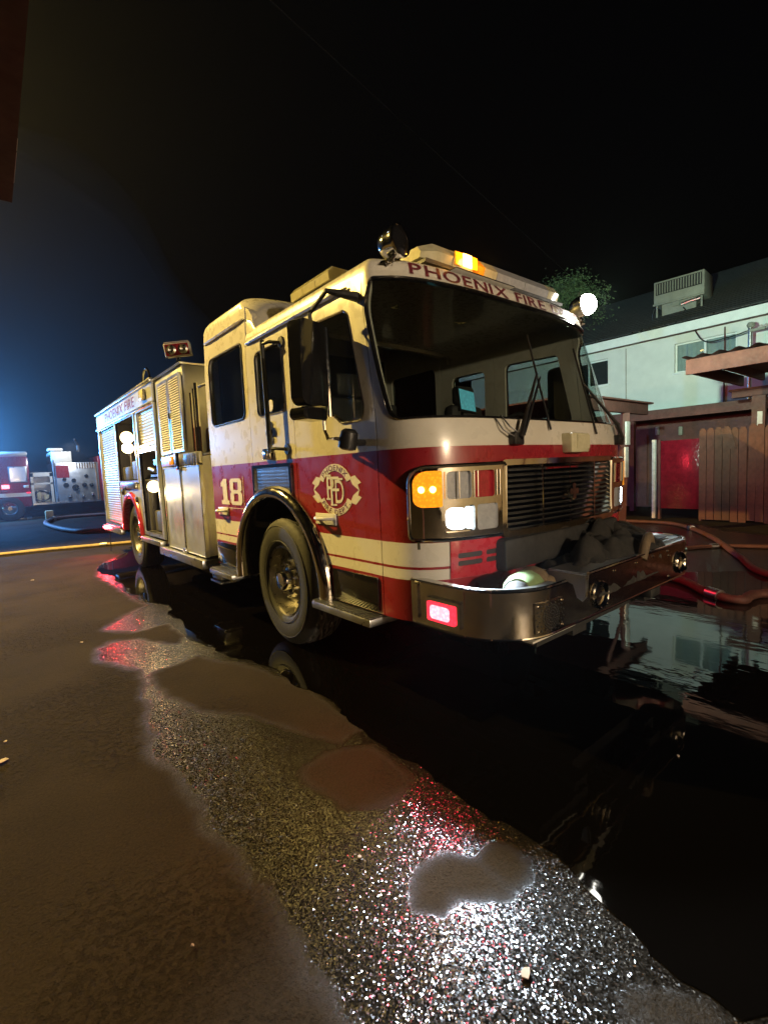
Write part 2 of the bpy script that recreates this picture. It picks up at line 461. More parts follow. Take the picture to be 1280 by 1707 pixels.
def side_set(sd):
    """door, middle panel and rear door of one cab side; sd=-1 passenger, +1 driver"""
    nm = '' if sd < 0 else ''
    def mp(u, z, d=0.0):                      # u = y
        return cmap(s_of(u, z, sd) if u < -1.0 else sd * (SC + u - CYC), z, d)
    def P(outl): return outl
    def pan(name, outl, holes, mat, par, **k):
        if sd < 0: f = lambda u, z, d=0.0: mp(-u, z, d); return panel(name, [(-a, b) for a, b in outl], [[(-a, b) for a, b in h] for h in holes], f, mat, par, **k)
        return panel(name, outl, holes, mp, mat, par, **k)
    yseam = lambda z: lerp_tab(z, [.5, 1.74, 2.62], [-1.34, -1.34, -1.245])
    # front door
    AR = .79
    lo = arch_pts(AR, .56)
    front_arc = [q for q in lo if q[0] < -.362]           # arch bites the rear lower corner of the front door
    zc = ARC[1] + math.sqrt(AR ** 2 - (-.362 - ARC[0]) ** 2)
    o = [(yseam(z) + .003, z) for z in zz] + [(-.362, ZT), (-.362, zc)] + front_arc[::-1] + [(ARC[0] - AR, .55)]
    # order: up the seam, along the top, down the hinge edge, round the arch
    win = rpoly([(-.80, 1.85), (-.88, 1.83), (-.99, 1.762), (-1.225, 1.762), (-1.235, 1.85), (-1.095, 2.45), (-.50, 2.47), (-.50, 1.85)], [.03, .05, .06, .09, .05, .05, .05, .05], 5)
    fd = pan('front_door', o, [win], M['cab'], engine, th=.04, step=.08)
    pan('door_window', win, [], M['glass_dark'], fd, th=.006, off=-.014)
    MB().tube([mp(a, b, .003) for a, b in _resamp(win, .05)], .008, 6, closed=True).build('window_trim', M['chrome'], fd)
    # middle panel over the wheel
    mid_arc = [q for q in lo if -.356 < q[0] < .412]
    z1 = ARC[1] + math.sqrt(AR ** 2 - (-.356 - ARC[0]) ** 2); z2 = ARC[1] + math.sqrt(AR ** 2 - (.412 - ARC[0]) ** 2)
    o = [(-.356, z1), (-.356, ZT), (.412, ZT), (.412, z2)] + mid_arc[::-1]
    win2 = rrect(-.235, 1.94, .235, 2.46, .06)
    mdp = pan('side_panel', o, [win2], M['cab'], engine, th=.04, step=.08)
    pan('side_window', win2, [], M['glass_dark'], mdp, th=.006, off=-.014)
    MB().tube([mp(a, b, .003) for a, b in _resamp(win2, .05)], .008, 6, closed=True).build('window_trim', M['chrome'], mdp)
    # rear door and raised roof side
    rear_arc = [q for q in lo if q[0] > .418]
    z3 = ARC[1] + math.sqrt(AR ** 2 - (.418 - ARC[0]) ** 2)
    o = [(.418, z3), (.418, 2.90), (1.40, 2.90), (1.43, 2.87), (1.43, .86), (1.43, .55), (ARC[0] + AR, .55)] + [q for q in rear_arc[::-1]]
    win1 = rrect(.50, 1.96, 1.30, 2.62, .07)
    rd = pan('rear_door', o, [win1], M['cab'], engine, th=.04, step=.08)
    pan('rear_door_window', win1, [], M['glass_dark'], rd, th=.006, off=-.014)
    MB().tube([mp(a, b, .003) for a, b in _resamp(win1, .05)], .008, 6, closed=True).build('window_trim', M['black'], rd)
    # drip rails
    MB().tube([mp(y, 2.575, .012) for y in np.linspace(-1.12, .40, 12)], [.006] + [.016] * 10 + [.006], 6).build('drip_rail', M['alum'], engine)
    MB().tube([mp(y, 2.80, .012) for y in np.linspace(.43, 1.40, 8)], [.006] + [.016] * 6 + [.006], 6).build('drip_rail', M['cream'], engine)
    # wheel arch flare: rolled polished lip and black liner
    pts = arch_pts(.745, .50, 30)
    lip = MB()
    rows = []
    for (y, z) in pts:
        dy, dz = (y - ARC[0]) / .745, (z - ARC[1]) / .745
        rows.append([(sd * (1.23 + h), ARC[0] + dy * (.745 + k), ARC[1] + dz * (.745 + k)) for k, h in ((.055, .002), (.05, .03), (.035, .055), (.01, .07), (-.02, .072), (-.045, .06), (-.05, .03), (-.05, -.06))])
    lip.sheet(rows); lip.build('wheel_arch', M['steel'], engine, ang=60)
    rows = [[(sd * 1.27, ARC[0] + (y - ARC[0]) * .94, ARC[1] + (z - ARC[1]) * .94), (sd * .62, ARC[0] + (y - ARC[0]) * .94, ARC[1] + (z - ARC[1]) * .94)] for y, z in pts]
    MB().sheet(rows).box(min(sd * .62, sd * .6), max(sd * .62, sd * .6), -.8, .86, .4, 1.36).build('wheel_well', M['under'], engine)
    return mp, fd, mdp, rd
mpL, fdoor, midp, rdoor = side_set(-1)
mpR, fdoorR, midpR, rdoorR = side_set(1)

# --- roof of the low front part, swept from the skin edge
def roof_pt(s, d, z):
    x, y, _ = cpt(s, ZT)
    k = 1 - d / 1.23
    yc0 = max(y, -1.485) if False else y
    fr = max(0, min(1, (-.6 - y) / .9))
    return (x * k, y + d * fr, z)
prof = [(0, 2.62), (.006, 2.655), (.018, 2.685), (.045, 2.707), (.10, 2.722), (.2, 2.732), (.45, 2.738), (.8, 2.742), (1.23, 2.745)]
sr = s_of(.42, ZT); ss = [sr + (0 - sr) * i / 60 for i in range(61)]; ss = ss + [-q for q in ss[-2::-1]]
MB().sheet([[roof_pt(s, d, z) for d, z in prof] for s in ss]).build('cab_roof', M['cream'], engine, ang=50)
# raised roof over the crew
hp = lambda: None
rows = []
ysec = [(.24, 2.70, .0), (.27, 2.80, .3), (.32, 2.92, .62), (.40, 3.01, .88), (.52, 3.06, 1), (1.30, 3.075, 1), (1.39, 3.05, .9), (1.428, 2.96, .5), (1.43, 2.88, 0)]
for y, zt, k in ysec:
    row = []
    for i in range(33):
        a = math.pi * i / 32; c, s_ = math.cos(a), math.sin(a)
        x = -1.212 * (abs(c) ** .42) * (1 if c > 0 else -1); base_z = 2.89 if y >= .42 else 2.66
        row.append((x, y, base_z + (zt - base_z) * (max(s_, 0) ** .55) if zt > base_z else base_z * .5 + zt * .5))
    rows.append(row)
MB().sheet(rows).build('raised_roof', M['cream'], engine, ang=50)
for sd in (-1, 1):                 # cheeks of the raised part, ahead of the rear door
    MB().add([(sd * 1.205, .26, 2.62), (sd * 1.205, .42, 2.62), (sd * 1.205, .42, 2.895), (sd * 1.205, .36, 2.87), (sd * 1.205, .30, 2.80),
              (sd * 1.15, .26, 2.62), (sd * 1.15, .42, 2.62), (sd * 1.15, .42, 2.895), (sd * 1.15, .36, 2.87), (sd * 1.15, .30, 2.80)],
             [(0, 1, 2, 3, 4), (5, 9, 8, 7, 6), (0, 4, 9, 5), (4, 3, 8, 9), (3, 2, 7, 8)]).build('roof_cheek', M['cream'], engine)
# cab rear wall, floor, bulkhead
MB().box(-1.19, 1.19, 1.39, 1.432, .6, 2.9, bev=.01).build('cab_rear_wall', M['cream'], engine)
MB().box(-1.18, 1.18, -1.62, 1.385, .98, 1.03).box(-.5, .5, -1.3, 1.38, .6, 1.36).box(-1.18, -.62, -1.50, -.83, .56, .62).build('cab_floor', M['under'], engine)
MB().box(-1.1, 1.1, 1.33, 1.385, 1.04, 2.85).build('cab_lining', M['black'], engine)
# dash
dash = MB()
for i in range(1): dash.box(-1.10, 1.10, -1.52, -1.12, 1.30, 1.66, bev=.05).box(-.35, .35, -1.25, -.75, 1.1, 1.72, bev=.05).box(.3, 1.0, -1.35, -1.0, 1.6, 1.76, bev=.05)
dash.build('dashboard', M['darkgrey'], engine)
sw = MB().tube([(.66 + .22 * math.cos(a), -.93 - .11 * math.sin(a), 1.70 + .19 * math.sin(a)) for a in [2 * math.pi * i / 24 for i in range(24)]], .015, 8, closed=True)
sw.tube([(.66, -1.15, 1.55), (.66, -.93, 1.70)], .03).tube([(.45, -.93, 1.70), (.87, -.93, 1.70)], .014)
sw.build('steering_wheel', M['black'], engine)
cyan_pan = MB().box(-.155, .155, -.012, .012, -.09, .09, bev=.008).build('cyan_glow_panel', M['black'], engine, loc=(-.19, -1.15, 1.94)); cyan_pan.rotation_euler = (R(-6), 0, R(18))  # glowing panel put in for the cyan glimpse of a far window
MB().box(-.14, .14, -.0155, -.0135, -.075, .075).build('cyan_glow_face', M['e_cyan'], cyan_pan)
MB().tube([(-.19, -1.13, 1.62), (-.19, -1.12, 1.92)], .02).build('glow_panel_mount', M['black'], engine)
for x, y in ((-.72, -.55), (.70, -.55), (-.8, .75), (0, .95), (.8, .75)):
    seat = MB().box(-.24, .24, -.25, .22, 1.36, 1.50, bev=.05).box(-.24, .24, .13, .27, 1.48, 2.05, bev=.06).box(-.13, .13, .15, .25, 2.05, 2.24, bev=.04).box(-.1, .1, -.1, .1, 1.03, 1.36)
    seat.build('seat', M['darkgrey'], engine, loc=(x, y, 0))

# --- lettering above the windshield
mb = MB()
def hmap(s, z, d=0.0):
    if z <= ZT: return cmap(s, z, d)
    p = cmap(s, ZT, 0); q = cmap(s, ZT, 1); dd = lerp_tab(z, [r_[1] for r_ in prof], [r_[0] for r_ in prof]); b = roof_pt(s, dd, z)
    return (b[0] + (q[0] - p[0]) * d, b[1] + (q[1] - p[1]) * d, b[2] + .3 * d)
word(mb, 'PHOENIX FIRE DEPT', -1.0, 2.611, .072, hmap, .005, width=2.0, bold=.015, slant=-.12, gap=.13, each=lambda q: q.build('letter', M['maroon'], cab_front, ang=0))

# --- badge on the front door: two ribbons round a monogram
E0 = (-1.975, 1.325)
def emap(u, z, d=0.0): return cmap(E0[0] + (u - E0[0]) * 1.04, E0[1] + (z - E0[1]) * .86, d)
rib = MB()
def ribbon(a0, a1, r0, r1):
    n = 22; pts = [(E0[0] + r1 * math.cos(a0 + (a1 - a0) * i / n), E0[1] + r1 * math.sin(a0 + (a1 - a0) * i / n)) for i in range(n + 1)]
    pts += [(E0[0] + r0 * math.cos(a1 + (a0 - a1) * i / n), E0[1] + r0 * math.sin(a1 + (a0 - a1) * i / n)) for i in range(n + 1)]
    panel('', pts, [], emap, None, None, th=.002, off=.003, step=.06, mb=rib)
ribbon(R(25), R(155), .150, .205); ribbon(R(205), R(335), .150, .205)
for sx in (-1, 1):                      # forked ribbon tails
    for sy in (1, -1):
        q = [(.205, .115), (.285, .055), (.245, .035), (.275, -.005 + .0), (.19, .045), (.15, .07)]
        q = [(.165, .095), (.225, .11), (.285, .055), (.25, .04), (.268, -.005), (.20, .04)]
        pts = [(E0[0] + sx * a, E0[1] + sy * b) for a, b in q]
        panel('', pts, [], emap, None, None, th=.002, off=.002, step=.06, mb=rib)
rb = rib.build('ribbon', M['letter'], fdoor, ang=0)
lt = MB(); word(lt, 'PHOENIX', 0, 0, .042, emap, .0045, arc=(E0[0], E0[1], .156, R(90), 1), bold=.01, gap=.16)
word(lt, 'FIRE DEPT.', 0, 0, .042, emap, .0045, arc=(E0[0], E0[1], .156, R(-90), -1), bold=.01, gap=.14)
lt.build('ribbon_lettering', M['maroon'], fdoor, ang=0)
mg = MB()
word(mg, 'P', E0[0] - .095, E0[1] - .075, .19, emap, .003, width=.085, bold=.0)
word(mg, 'D', E0[0] + .005, E0[1] - .105, .19, emap, .0036, width=.095, bold=.0)
word(mg, 'F', E0[0] - .05, E0[1] - .12, .235, emap, .0042, width=.10, bold=-.012)
for q in ((-.10, .115, .06), (-.105, -.075, .05), (.035, .085, .06), (-.055, -.12, .07)):
    panel('', [(E0[0] + q[0], E0[1] + q[1] - .006), (E0[0] + q[0] + q[2], E0[1] + q[1] - .006), (E0[0] + q[0] + q[2], E0[1] + q[1] + .008), (E0[0] + q[0], E0[1] + q[1] + .008)], [], emap, None, None, th=.001, off=.0048, step=.1, mb=mg)
mg.build('monogram', M['letter'], fdoor, ang=0)

# --- number 18 on the rear door: block numerals
def side_poly(mb, pts, holes, off, ox, oz, k):
    return panel('', [(ox + a * k * 1.85, oz + b * k) for a, b in pts], [[(ox + a * k * 1.85, oz + b * k) for a, b in h] for h in holes], bmap, None, None, th=.002, off=off, step=.2, mb=mb)
one = [(0, 0), (.42, 0), (.42, .16), (.33, .16), (.33, 1), (.16, 1), (0, .84), (0, .70), (.10, .70), (.10, .16), (0, .16)]
eight = [(.08, 0), (.52, 0), (.60, .1), (.60, .42), (.53, .5), (.60, .58), (.60, .9), (.52, 1), (.08, 1), (0, .9), (0, .58), (.07, .5), (0, .42), (0, .1)]
eh = [[(.19, .14), (.41, .14), (.41, .43), (.19, .43)], [(.19, .57), (.41, .57), (.41, .86), (.19, .86)]]
nm = MB(); side_poly(nm, one, [], .004, -1.205, 1.175, .255); side_poly(nm, eight, eh, .004, -.975, 1.175, .255)
nm.build('number_eighteen', M['letter'], rdoor, ang=0)
fr_ = MB()
for q in ((-.66, 1.14, -.652, 1.45), (-1.22, 1.14, -.652, 1.146)):
    panel('', [(q[0], q[1]), (q[2], q[1]), (q[2], q[3]), (q[0], q[3])], [], bmap, None, None, th=.002, off=.003, step=.3, mb=fr_)
fr_.build('number_border', M['letter'], rdoor, ang=0)

# --- handles, grab rail, shield, lock box, vent
def bowl_handle(y, z, par):
    pth = [(-1.238 - .062 * math.sin(math.pi * i / 14) ** .6, y + .105 - .21 * i / 14, z + .012) for i in range(15)]
    mbx = MB().tube(pth, .013, 8)
    mbx.box(-1.242, -1.230, y - .13, y + .13, z - .035, z + .045, bev=.005)
    return mbx.build('door_handle', M['silver'], par)
bowl_handle(-.735, 1.115, fdoor); bowl_handle(1.17, 1.10, rdoor)
gr = MB().tube([(-1.315, -.085, 2.49), (-1.315, -.105, 1.62)], .019, 12)
for z in (2.46, 1.65):
    gr.tube([(-1.315, -.09, z), (-1.30, -.17, z), (-1.235, -.235, z - .01)], .013, 8).lathe([(.001, .012), (.04, .01), (.045, 0)], (-1.234, -.24, z - .01), (-1, 0, 0), 16)
gr.build('grab_rail', [M['black']], engine)
mal = MB()
pts = []
for i in range(8):
    a = R(45 * i); 
    if i % 2 == 0: pts += [(.085 * math.cos(a - .42), .085 * math.sin(a - .42)), (.092 * math.cos(a), .092 * math.sin(a)), (.085 * math.cos(a + .42), .085 * math.sin(a + .42))]
    else: pts.append((.038 * math.cos(a), .038 * math.sin(a)))
panel('', [(-.02 + a, 1.79 + b) for a, b in pts], [], bmap, None, None, th=.008, off=.008, step=.05, mb=mal)
mal.lathe([(.001, .02), (.022, .016), (.03, .008)], (-1.23, .02, 1.79), (-1, 0, 0), 16)
mal.build('shield_emblem', M['chrome'], midp)
MB().box(-1.262, -1.232, .02, .15, 1.575, 1.665, bev=.008).box(-1.28, -1.262, .04, .085, 1.59, 1.645, bev=.008).build('lock_box', M['chrome'], midp)
MB().lathe([(.001, .004), (.045, .004), (.05, .0)], (-1.2225, .02, 2.005), (-1, 0, 0), 20).build('round_sticker', M['letter'], midp)
vt = MB(); panel('', rrect(-.42, 1.255, .285, 1.535, .01), [rrect(-.385, 1.28, .25, 1.51, .01)], bmap, None, None, th=.012, off=.014, step=.1, mb=vt)
for i in range(7): pass
vt.build('vent_frame', M['chrome'], midp)
MB().box(-1.236, -1.231, -.25, .385, 1.28, 1.51).build('vent_mesh', M['diamond'], midp)

# --- steps
def step(y0, y1, z, depth, par=None):
    st = MB().box(-1.235 - .10, -1.235 + depth, y0, y1, z - .05, z, bev=.008)
    st.build('step', M['alum'], engine)
    tr = MB()
    n = int((y1 - y0) / .035)
    for i in range(n):
        yy = y0 + .02 + (y1 - y0 - .04) * i / max(1, n - 1)
        tr.box(-1.235 - .095, -1.235 + depth - .02, yy - .009, yy + .009, z + .001, z + .011)
    tr.build('tread_strip', M['diamond'], engine)
step(-1.32, -.64, .535, .25); step(.84, 1.43, .50, .25)
MB().box(-1.22, 1.22, -.82 + 2.5 - .76 - .1, 1.42, .50, .56).build('cab_sill', M['under'], engine)
# dark stepwell between the wheel arch and front cap
MB().box(-1.244, -1.232, -1.30, -.80, .56, .78, bev=.004).build('stepwell_panel', M['gloss_black'], engine)
MB().box(-1.244, -1.232, .88, 1.40, .56, .78, bev=.004).build('stepwell_panel', M['gloss_black'], engine)

# --- grille
YG = -1.885
g = MB()
def gmap(x, z, d=0.0): return (x, YG - d + .06 * (x / .7) ** 2, z)
panel('', rrect(-.70, 1.005, .70, 1.475, .04), [rrect(-.665, 1.045, .665, 1.44, .025)], gmap, None, None, th=.07, off=.02, step=.12, mb=g)
grille = g.build('grille', M['chrome'], engine)
slme = None
for i in range(12):
    z = 1.062 + i * (1.425 - 1.062) / 11
    if slme is None:
        q = MB(); q.sheet([[gmap(x, zz_, dd) for x in np.linspace(-.668, .668, 13)] for dd, zz_ in ((.0, -.006), (.012, -.004), (.004, .011), (-.028, .014), (-.028, .004), (.0, -.006))])
        o = q.build('slat', M['chrome'], grille, ang=20); slme = o.data
    else: o = obj_from('slat', slme, grille)
    o.location = (0, 0, z)
for x in (-.33, .0, .33): MB().box(x - .006, x + .006, YG + .0, YG + .02, 1.04, 1.44).build('grille_bar', M['chrome'], grille)
MB().box(-.69, .69, -1.83, -1.80, 1.02, 1.46).build('grille_backing', M['under'], grille)
# small cross-shaped emblem
ge = MB(); panel('', [(a * .62, 1.245 + b * .62) for a, b in pts], [], gmap, None, None, th=.02, off=.03, step=.04, mb=ge); ge.build('grille_emblem', M['chrome'], grille)
# hood latch lamp above the grille
MB().box(.0, .24, -1.90, -1.80, 1.505, 1.64, bev=.012).build('hood_lamp_housing', M['lens_clear'], engine)
MB().box(.07, .235, -1.904, -1.899, 1.53, 1.625).build('hood_lamp_lens', M['lens_clear'], engine)
# --- headlamp bezels both sides
def bezel(sd):
    f = (lambda s, z, d=0.0: cmap(s, z, d)) if sd < 0 else (lambda s, z, d=0.0: (lambda p: (-p[0], p[1], p[2]))(cmap(s, z, d)))
    b = MB()
    panel('', rpoly([(-1.265, 1.04), (-.66, 1.03), (-.66, 1.455), (-1.265, 1.45)], [.03, .02, .02, .09]), [rrect(-1.235, 1.23, -1.10, 1.425, .03), rrect(-1.085, 1.075, -.90, 1.225, .02), rrect(-.885, 1.075, -.73, 1.225, .02), rrect(-1.07, 1.265, -.92, 1.42, .02), rrect(-.905, 1.265, -.755, 1.42, .02)],
          f, None, None, th=.04, off=.035, step=.06, mb=b)
    bz = b.build('headlamp_bezel', M['chrome'], engine)
    MB().tube([f(u, z, .03) for u, z in _resamp(rpoly([(-1.265, 1.04), (-.66, 1.03), (-.66, 1.455), (-1.265, 1.45)], [.03, .02, .02, .09]), .05)], .012, 6, closed=True).build('bezel_rim', M['chrome'], bz)
    def lens(name, r, m, dz=.02, par=bz):
        q = MB(); panel('', r, [], f, None, None, th=.02, off=dz, step=.05, mb=q); return q.build(name, m, par)
    ts = lens('turn_signal', rpoly([(-1.24, 1.225), (-1.098, 1.225), (-1.098, 1.428), (-1.24, 1.428)], [.05, .01, .01, .07]), M['e_amber'] if sd < 0 else M['e_amber_dim'], .05)
    if sd < 0:
        for (u, z) in ((-1.20, 1.325), (-1.145, 1.325)):
            MB().lathe([(.001, .014), (.012, .010), (.019, .0)], f(u, z, .05), tuple(Vector(f(u, z, 1)) - Vector(f(u, z, 0))), 16).build('signal_bulb', M['e_amber_hot'], bz)
    lens('lamp_housing', rrect(-1.088, 1.072, -.897, 1.228, .02), M['chrome'], .012)
    hl = lens('headlamp', rpoly([(-1.065, 1.09), (-.955, 1.09), (-.955, 1.21), (-1.065, 1.21)], [.035, .03, .03, .035]), M['e_white'], .03)
    lens('headlamp_side', rrect(-.945, 1.085, -.905, 1.215, .01), M['e_white_dim'] if sd < 0 else M['lens_grey'], .026)
    lens('high_beam', rrect(-.887, 1.073, -.728, 1.227, .02), M['lens_grey'], .02)
    lens('warning_lamp', rrect(-1.072, 1.263, -.918, 1.422, .02), M['lens_grey'], .012)
    lens('warning_lamp', rrect(-.907, 1.263, -.753, 1.422, .02), M['lens_red_off'], .012)
    for u in (-1.08, -1.0, -.905, -.88, -.74, -.715): MB().tube([f(u, 1.27, .037), f(u, 1.42, .037)], .005, 6).build('bezel_rib', M['chrome'], bz)
    return f
bzf = bezel(-1); bezel(1)
# front valance under the lamps, red with slots
va = MB(); panel('', [(-1.045, .80), (1.045, .80), (1.045, 1.028), (-1.045, 1.028)],
                 [rrect(x, z, x + .17, z + .03, .012) for x in (-1.0, -.80) for z in (.87, .915)] + [rrect(x, z, x + .17, z + .03, .012) for x in (.63, .83) for z in (.87, .915)], cmap, None, None, th=.012, off=.008, step=.09, mb=va)
va.build('front_valance', M['valance'], engine)
va = MB(); panel('', [(-1.0, .86), (1.0, .86), (1.0, .96), (-1.0, .96)], [], cmap, None, None, th=.002, off=.004, step=.1, mb=va); va.build('valance_backing', M['under'], engine)
MB().box(-.72, .72, -1.88, -1.70, .80, 1.0, bev=.03).build('radiator_housing', M['under'], engine)

# --- wipers
def wiper(s0, z0, s1, z1, dirn):
    w = MB().box(-.05, .05, -.05, .0, -.04, .04, bev=.012, M4=Matrix.Translation(cmap(s0, z0, .0)))
    w.tube([cmap(s0, z0, .05), cmap(s0 + (s1 - s0) * .2, z0 + (z1 - z0) * .25, .05), cmap(s1, z1, .028)], [.02, .014, .008], 8)
    w.tube([cmap(s0 + .05, z0 + .02, .04), cmap(s0 + .05 + (s1 - s0) * .2, z0 + (z1 - z0) * .25, .04), cmap(s1 + .03, z1 - .02, .026)], [.012, .01, .006], 8)
    w.tube([cmap(s0 + dirn * -.14, z0 + .12, .008), cmap(s0 + dirn * -.12, z0 + .05, .03), cmap(s0 + dirn * -.03, z0 - .0, .045)], .005, 6)
    w.tube([cmap(s0 + dirn * -.08, z0 + .14, .008), cmap(s0 + dirn * -.06, z0 + .07, .03), cmap(s0 + dirn * -.0, z0 + .03, .045)], .005, 6)
    w.tube([cmap(s1 - .05, z1 - .38, .014), cmap(s1 + .015, z1, .016), cmap(s1 + .07, z1 + .30, .014)], .008, 6)
    return w.build('wiper', M['black'], engine)
wiper(-.54, 1.60, -.10, 2.04, 1); wiper(.90, 1.60, .52, 2.02, -1)

# --- mirrors
def mirror(sd):
    root = MB()
    X = sd * 1.46
    pts2 = rrect(-.13, 1.86, .14, 2.37, .05)
    h = MB(); c0 = Vector((X, -.96, 0)); ang = R(20) * sd * -1
    def mm(u, z, d=0.0):
        bulge = .03 * (1 - (u / .2) ** 2)
        v = Vector((u, -.05 - d - bulge, z)); v.rotate(Matrix.Rotation(ang, 3, 'Z')); return tuple(c0 + v)
    panel('', pts2, [], mm, None, None, th=.09, off=.0, step=.06, mb=h)
    mo = h.build('mirror', M['gloss_black'], engine, ang=50)
    q = MB(); panel('', rrect(-.12, 1.775, .11, 1.85, .03), [], mm, None, None, th=.11, off=-.01, step=.06, mb=q); q.build('convex_mirror', M['gloss_black'], mo)
    MB().tube([mm(.135, 1.80, .0), mm(.138, 2.36, .0)], .014, 8).build('mirror_trim', M['chrome'], mo)
    MB().tube([mm(.03, 2.36, -.05), mm(.03, 2.43, -.05), mm(.06, 2.46, -.05), Vector((sd * 1.40, -1.14, 2.52)), Vector((sd * 1.23, -1.22, 2.49))], [.013, .013, .014, .016, .03], 8).build('mirror_arm', M['black'], mo)
    MB().tube([mm(.10, 1.80, -.03), mm(.10, 1.72, -.03), mm(.14, 1.66, -.03), (sd * 1.42, -1.18, 1.645), (sd * 1.36, -1.2, 1.64)], .012, 8).build('mirror_arm', M['chrome'], mo)
    q = MB(); 
    q.lathe([(.001, .07), (.03, .068), (.052, .05), (.058, .0), (.056, -.05), (.03, -.06), (.001, -.062)], (sd * 1.345, -1.21, 1.635), (sd * -.1, -.25, 1), 16)
    q.tube([(sd * 1.345, -1.21, 1.62), (sd * 1.23, -1.22, 1.62)], .02, 8)
    q.build('mirror_mount', M['black'], mo)
mirror(-1); mirror(1)

# --- bumper: wrapped steel plate with a U cut for the hose well, deck and wells behind it
BT, BB, BF, BR_, BW, RC = .815, .567, -2.275, -1.60, 1.235, .36
_bs = []
def _bump_path():
    P = [(-BW, BR_)]
    for i in range(25):
        a = math.pi / 2 * i / 24; P.append((-BW + RC - RC * math.cos(a), BF + RC - RC * math.sin(a)))
    P = P + [(-x, y) for x, y in P[::-1]]
    s = 0; out = [(0, *P[0])]
    for a, b in zip(P, P[1:]): s += math.dist(a, b); out.append((s, *b))
    return out
_bs = _bump_path(); BL = _bs[-1][0]
def bupt(s):
    s = max(0, min(BL, s))
    for a, b in zip(_bs, _bs[1:]):
        if s <= b[0]:
            t = (s - a[0]) / (b[0] - a[0]); return a[1] + t * (b[1] - a[1]), a[2] + t * (b[2] - a[2])
    return _bs[-1][1:]
def bumap(s, z, d=0.0):
    x, y = bupt(s); x0, y0 = bupt(s - .01); x1, y1 = bupt(s + .01)
    tx, ty = x1 - x0, y1 - y0; l = math.hypot(tx, ty); return (x + ty / l * d, y - tx / l * d, z)
def sx_(x): return min(((abs(bupt(q)[0] - x) + (10 if bupt(q)[1] > BF + .3 else 0), q) for q in np.linspace(0, BL, 800)))[1]
su = sx_(-.58)
notch = [(su - .16, BT), (su - .10, BT - .03), (su - .06, BT - .11), (su + .0, BT - .145), (su + .05, BT - .13), (su + .07, BT - .08), (su + .075, BT)]
outl = [(0, BB), (BL, BB), (BL, BT)] + notch[::-1] + [(0, BT)]
bumper = panel('bumper', outl, [], bumap, M['steel'], engine, th=.012, step=.05)
MB().tube([bumap(s, BT, -.006) for s in np.linspace(0, su - .165, 40)], .011, 8).build('bumper_rim', M['chrome'], bumper)
MB().tube([bumap(s, BT, -.006) for s in np.linspace(su + .08, BL, 60)], .011, 8).build('bumper_rim', M['chrome'], bumper)
MB().tube([bumap(s, BB, -.006) for s in np.linspace(0, BL, 80)], .009, 8).build('bumper_rim', M['chrome'], bumper)
# deck plates: right of the notch, a shelf on the far end, and a sunk tray on the near end
def inner(off, n=40, s0=0.0, s1=None):
    return [bumap(s, 0, -off)[:2] for s in np.linspace(s0, BL if s1 is None else s1, n)]
def deck(name, poly, z, th, mat): 
    q = MB(); panel('', poly, [], lambda x, y, d=0.0: (x, y, z + d), None, None, th=th, off=0, step=.25, mb=q); return q.build(name, mat, bumper)
far = inner(.014, 40, su + .08, BL)
deck('deck_plate', far + [(BW - .015, -1.80), (.62, -1.80), (.62, -2.02), (-.50, -2.02)], BT - .004, .006, M['diamond'])
deck('hose_tray', inner(.014, 40, 0, su + .08) + [(-.52, -1.62)], BT - .20, .006, M['alum'])
MB().box(-.525, -.505, -2.262, -1.70, BT - .2, BT - .01).build('tray_divider', M['alum'], bumper)
deck('hose_tray', [(-.50, -2.02), (.62, -2.02), (.62, -1.70), (-.50, -1.70)][::1], BT - .16, .006, M['under'])
sh = inner(.010, 30, 0, su - .2)
inn = inner(.085, 30, 0, su - .2)
deck('deck_rim', sh + inn[::-1], BT - .003, .006, M['diamond'])
MB().box(.80, 1.02, -2.12, -1.92, BT + .002, BT + .012, bev=.004).build('deck_hatch', M['black'], bumper)
for yy in (-2.19, -1.87): MB().box(.70, 1.12, yy - .01, yy + .01, BT + .001, BT + .006).build('deck_hinge', M['steel'], bumper)
# red side lamps
def bbox_on(name, s0, s1, z0, z1, off, th, mat, par=bumper, r=.01):
    q = MB(); panel('', rrect(s0, z0, s1, z1, r), [], bumap, None, None, th=th, off=off, step=.06, mb=q); return q.build(name, mat, par)
for s0 in (.13, BL - .13 - .24):
    lm = bbox_on('warning_lamp_housing', s0, s0 + .24, .60, .745, .02, .03, M['chrome'])
    bbox_on('warning_lamp', s0 + .02, s0 + .22, .62, .725, .028, .012, M['e_red'], lm)
    bbox_on('warning_lamp_core', s0 + .045, s0 + .185, .635, .71, .031, .004, M['e_red_hot'], lm, .02)
bbox_on('bracket', .012, .06, .60, .80, .012, .014, M['steel'])
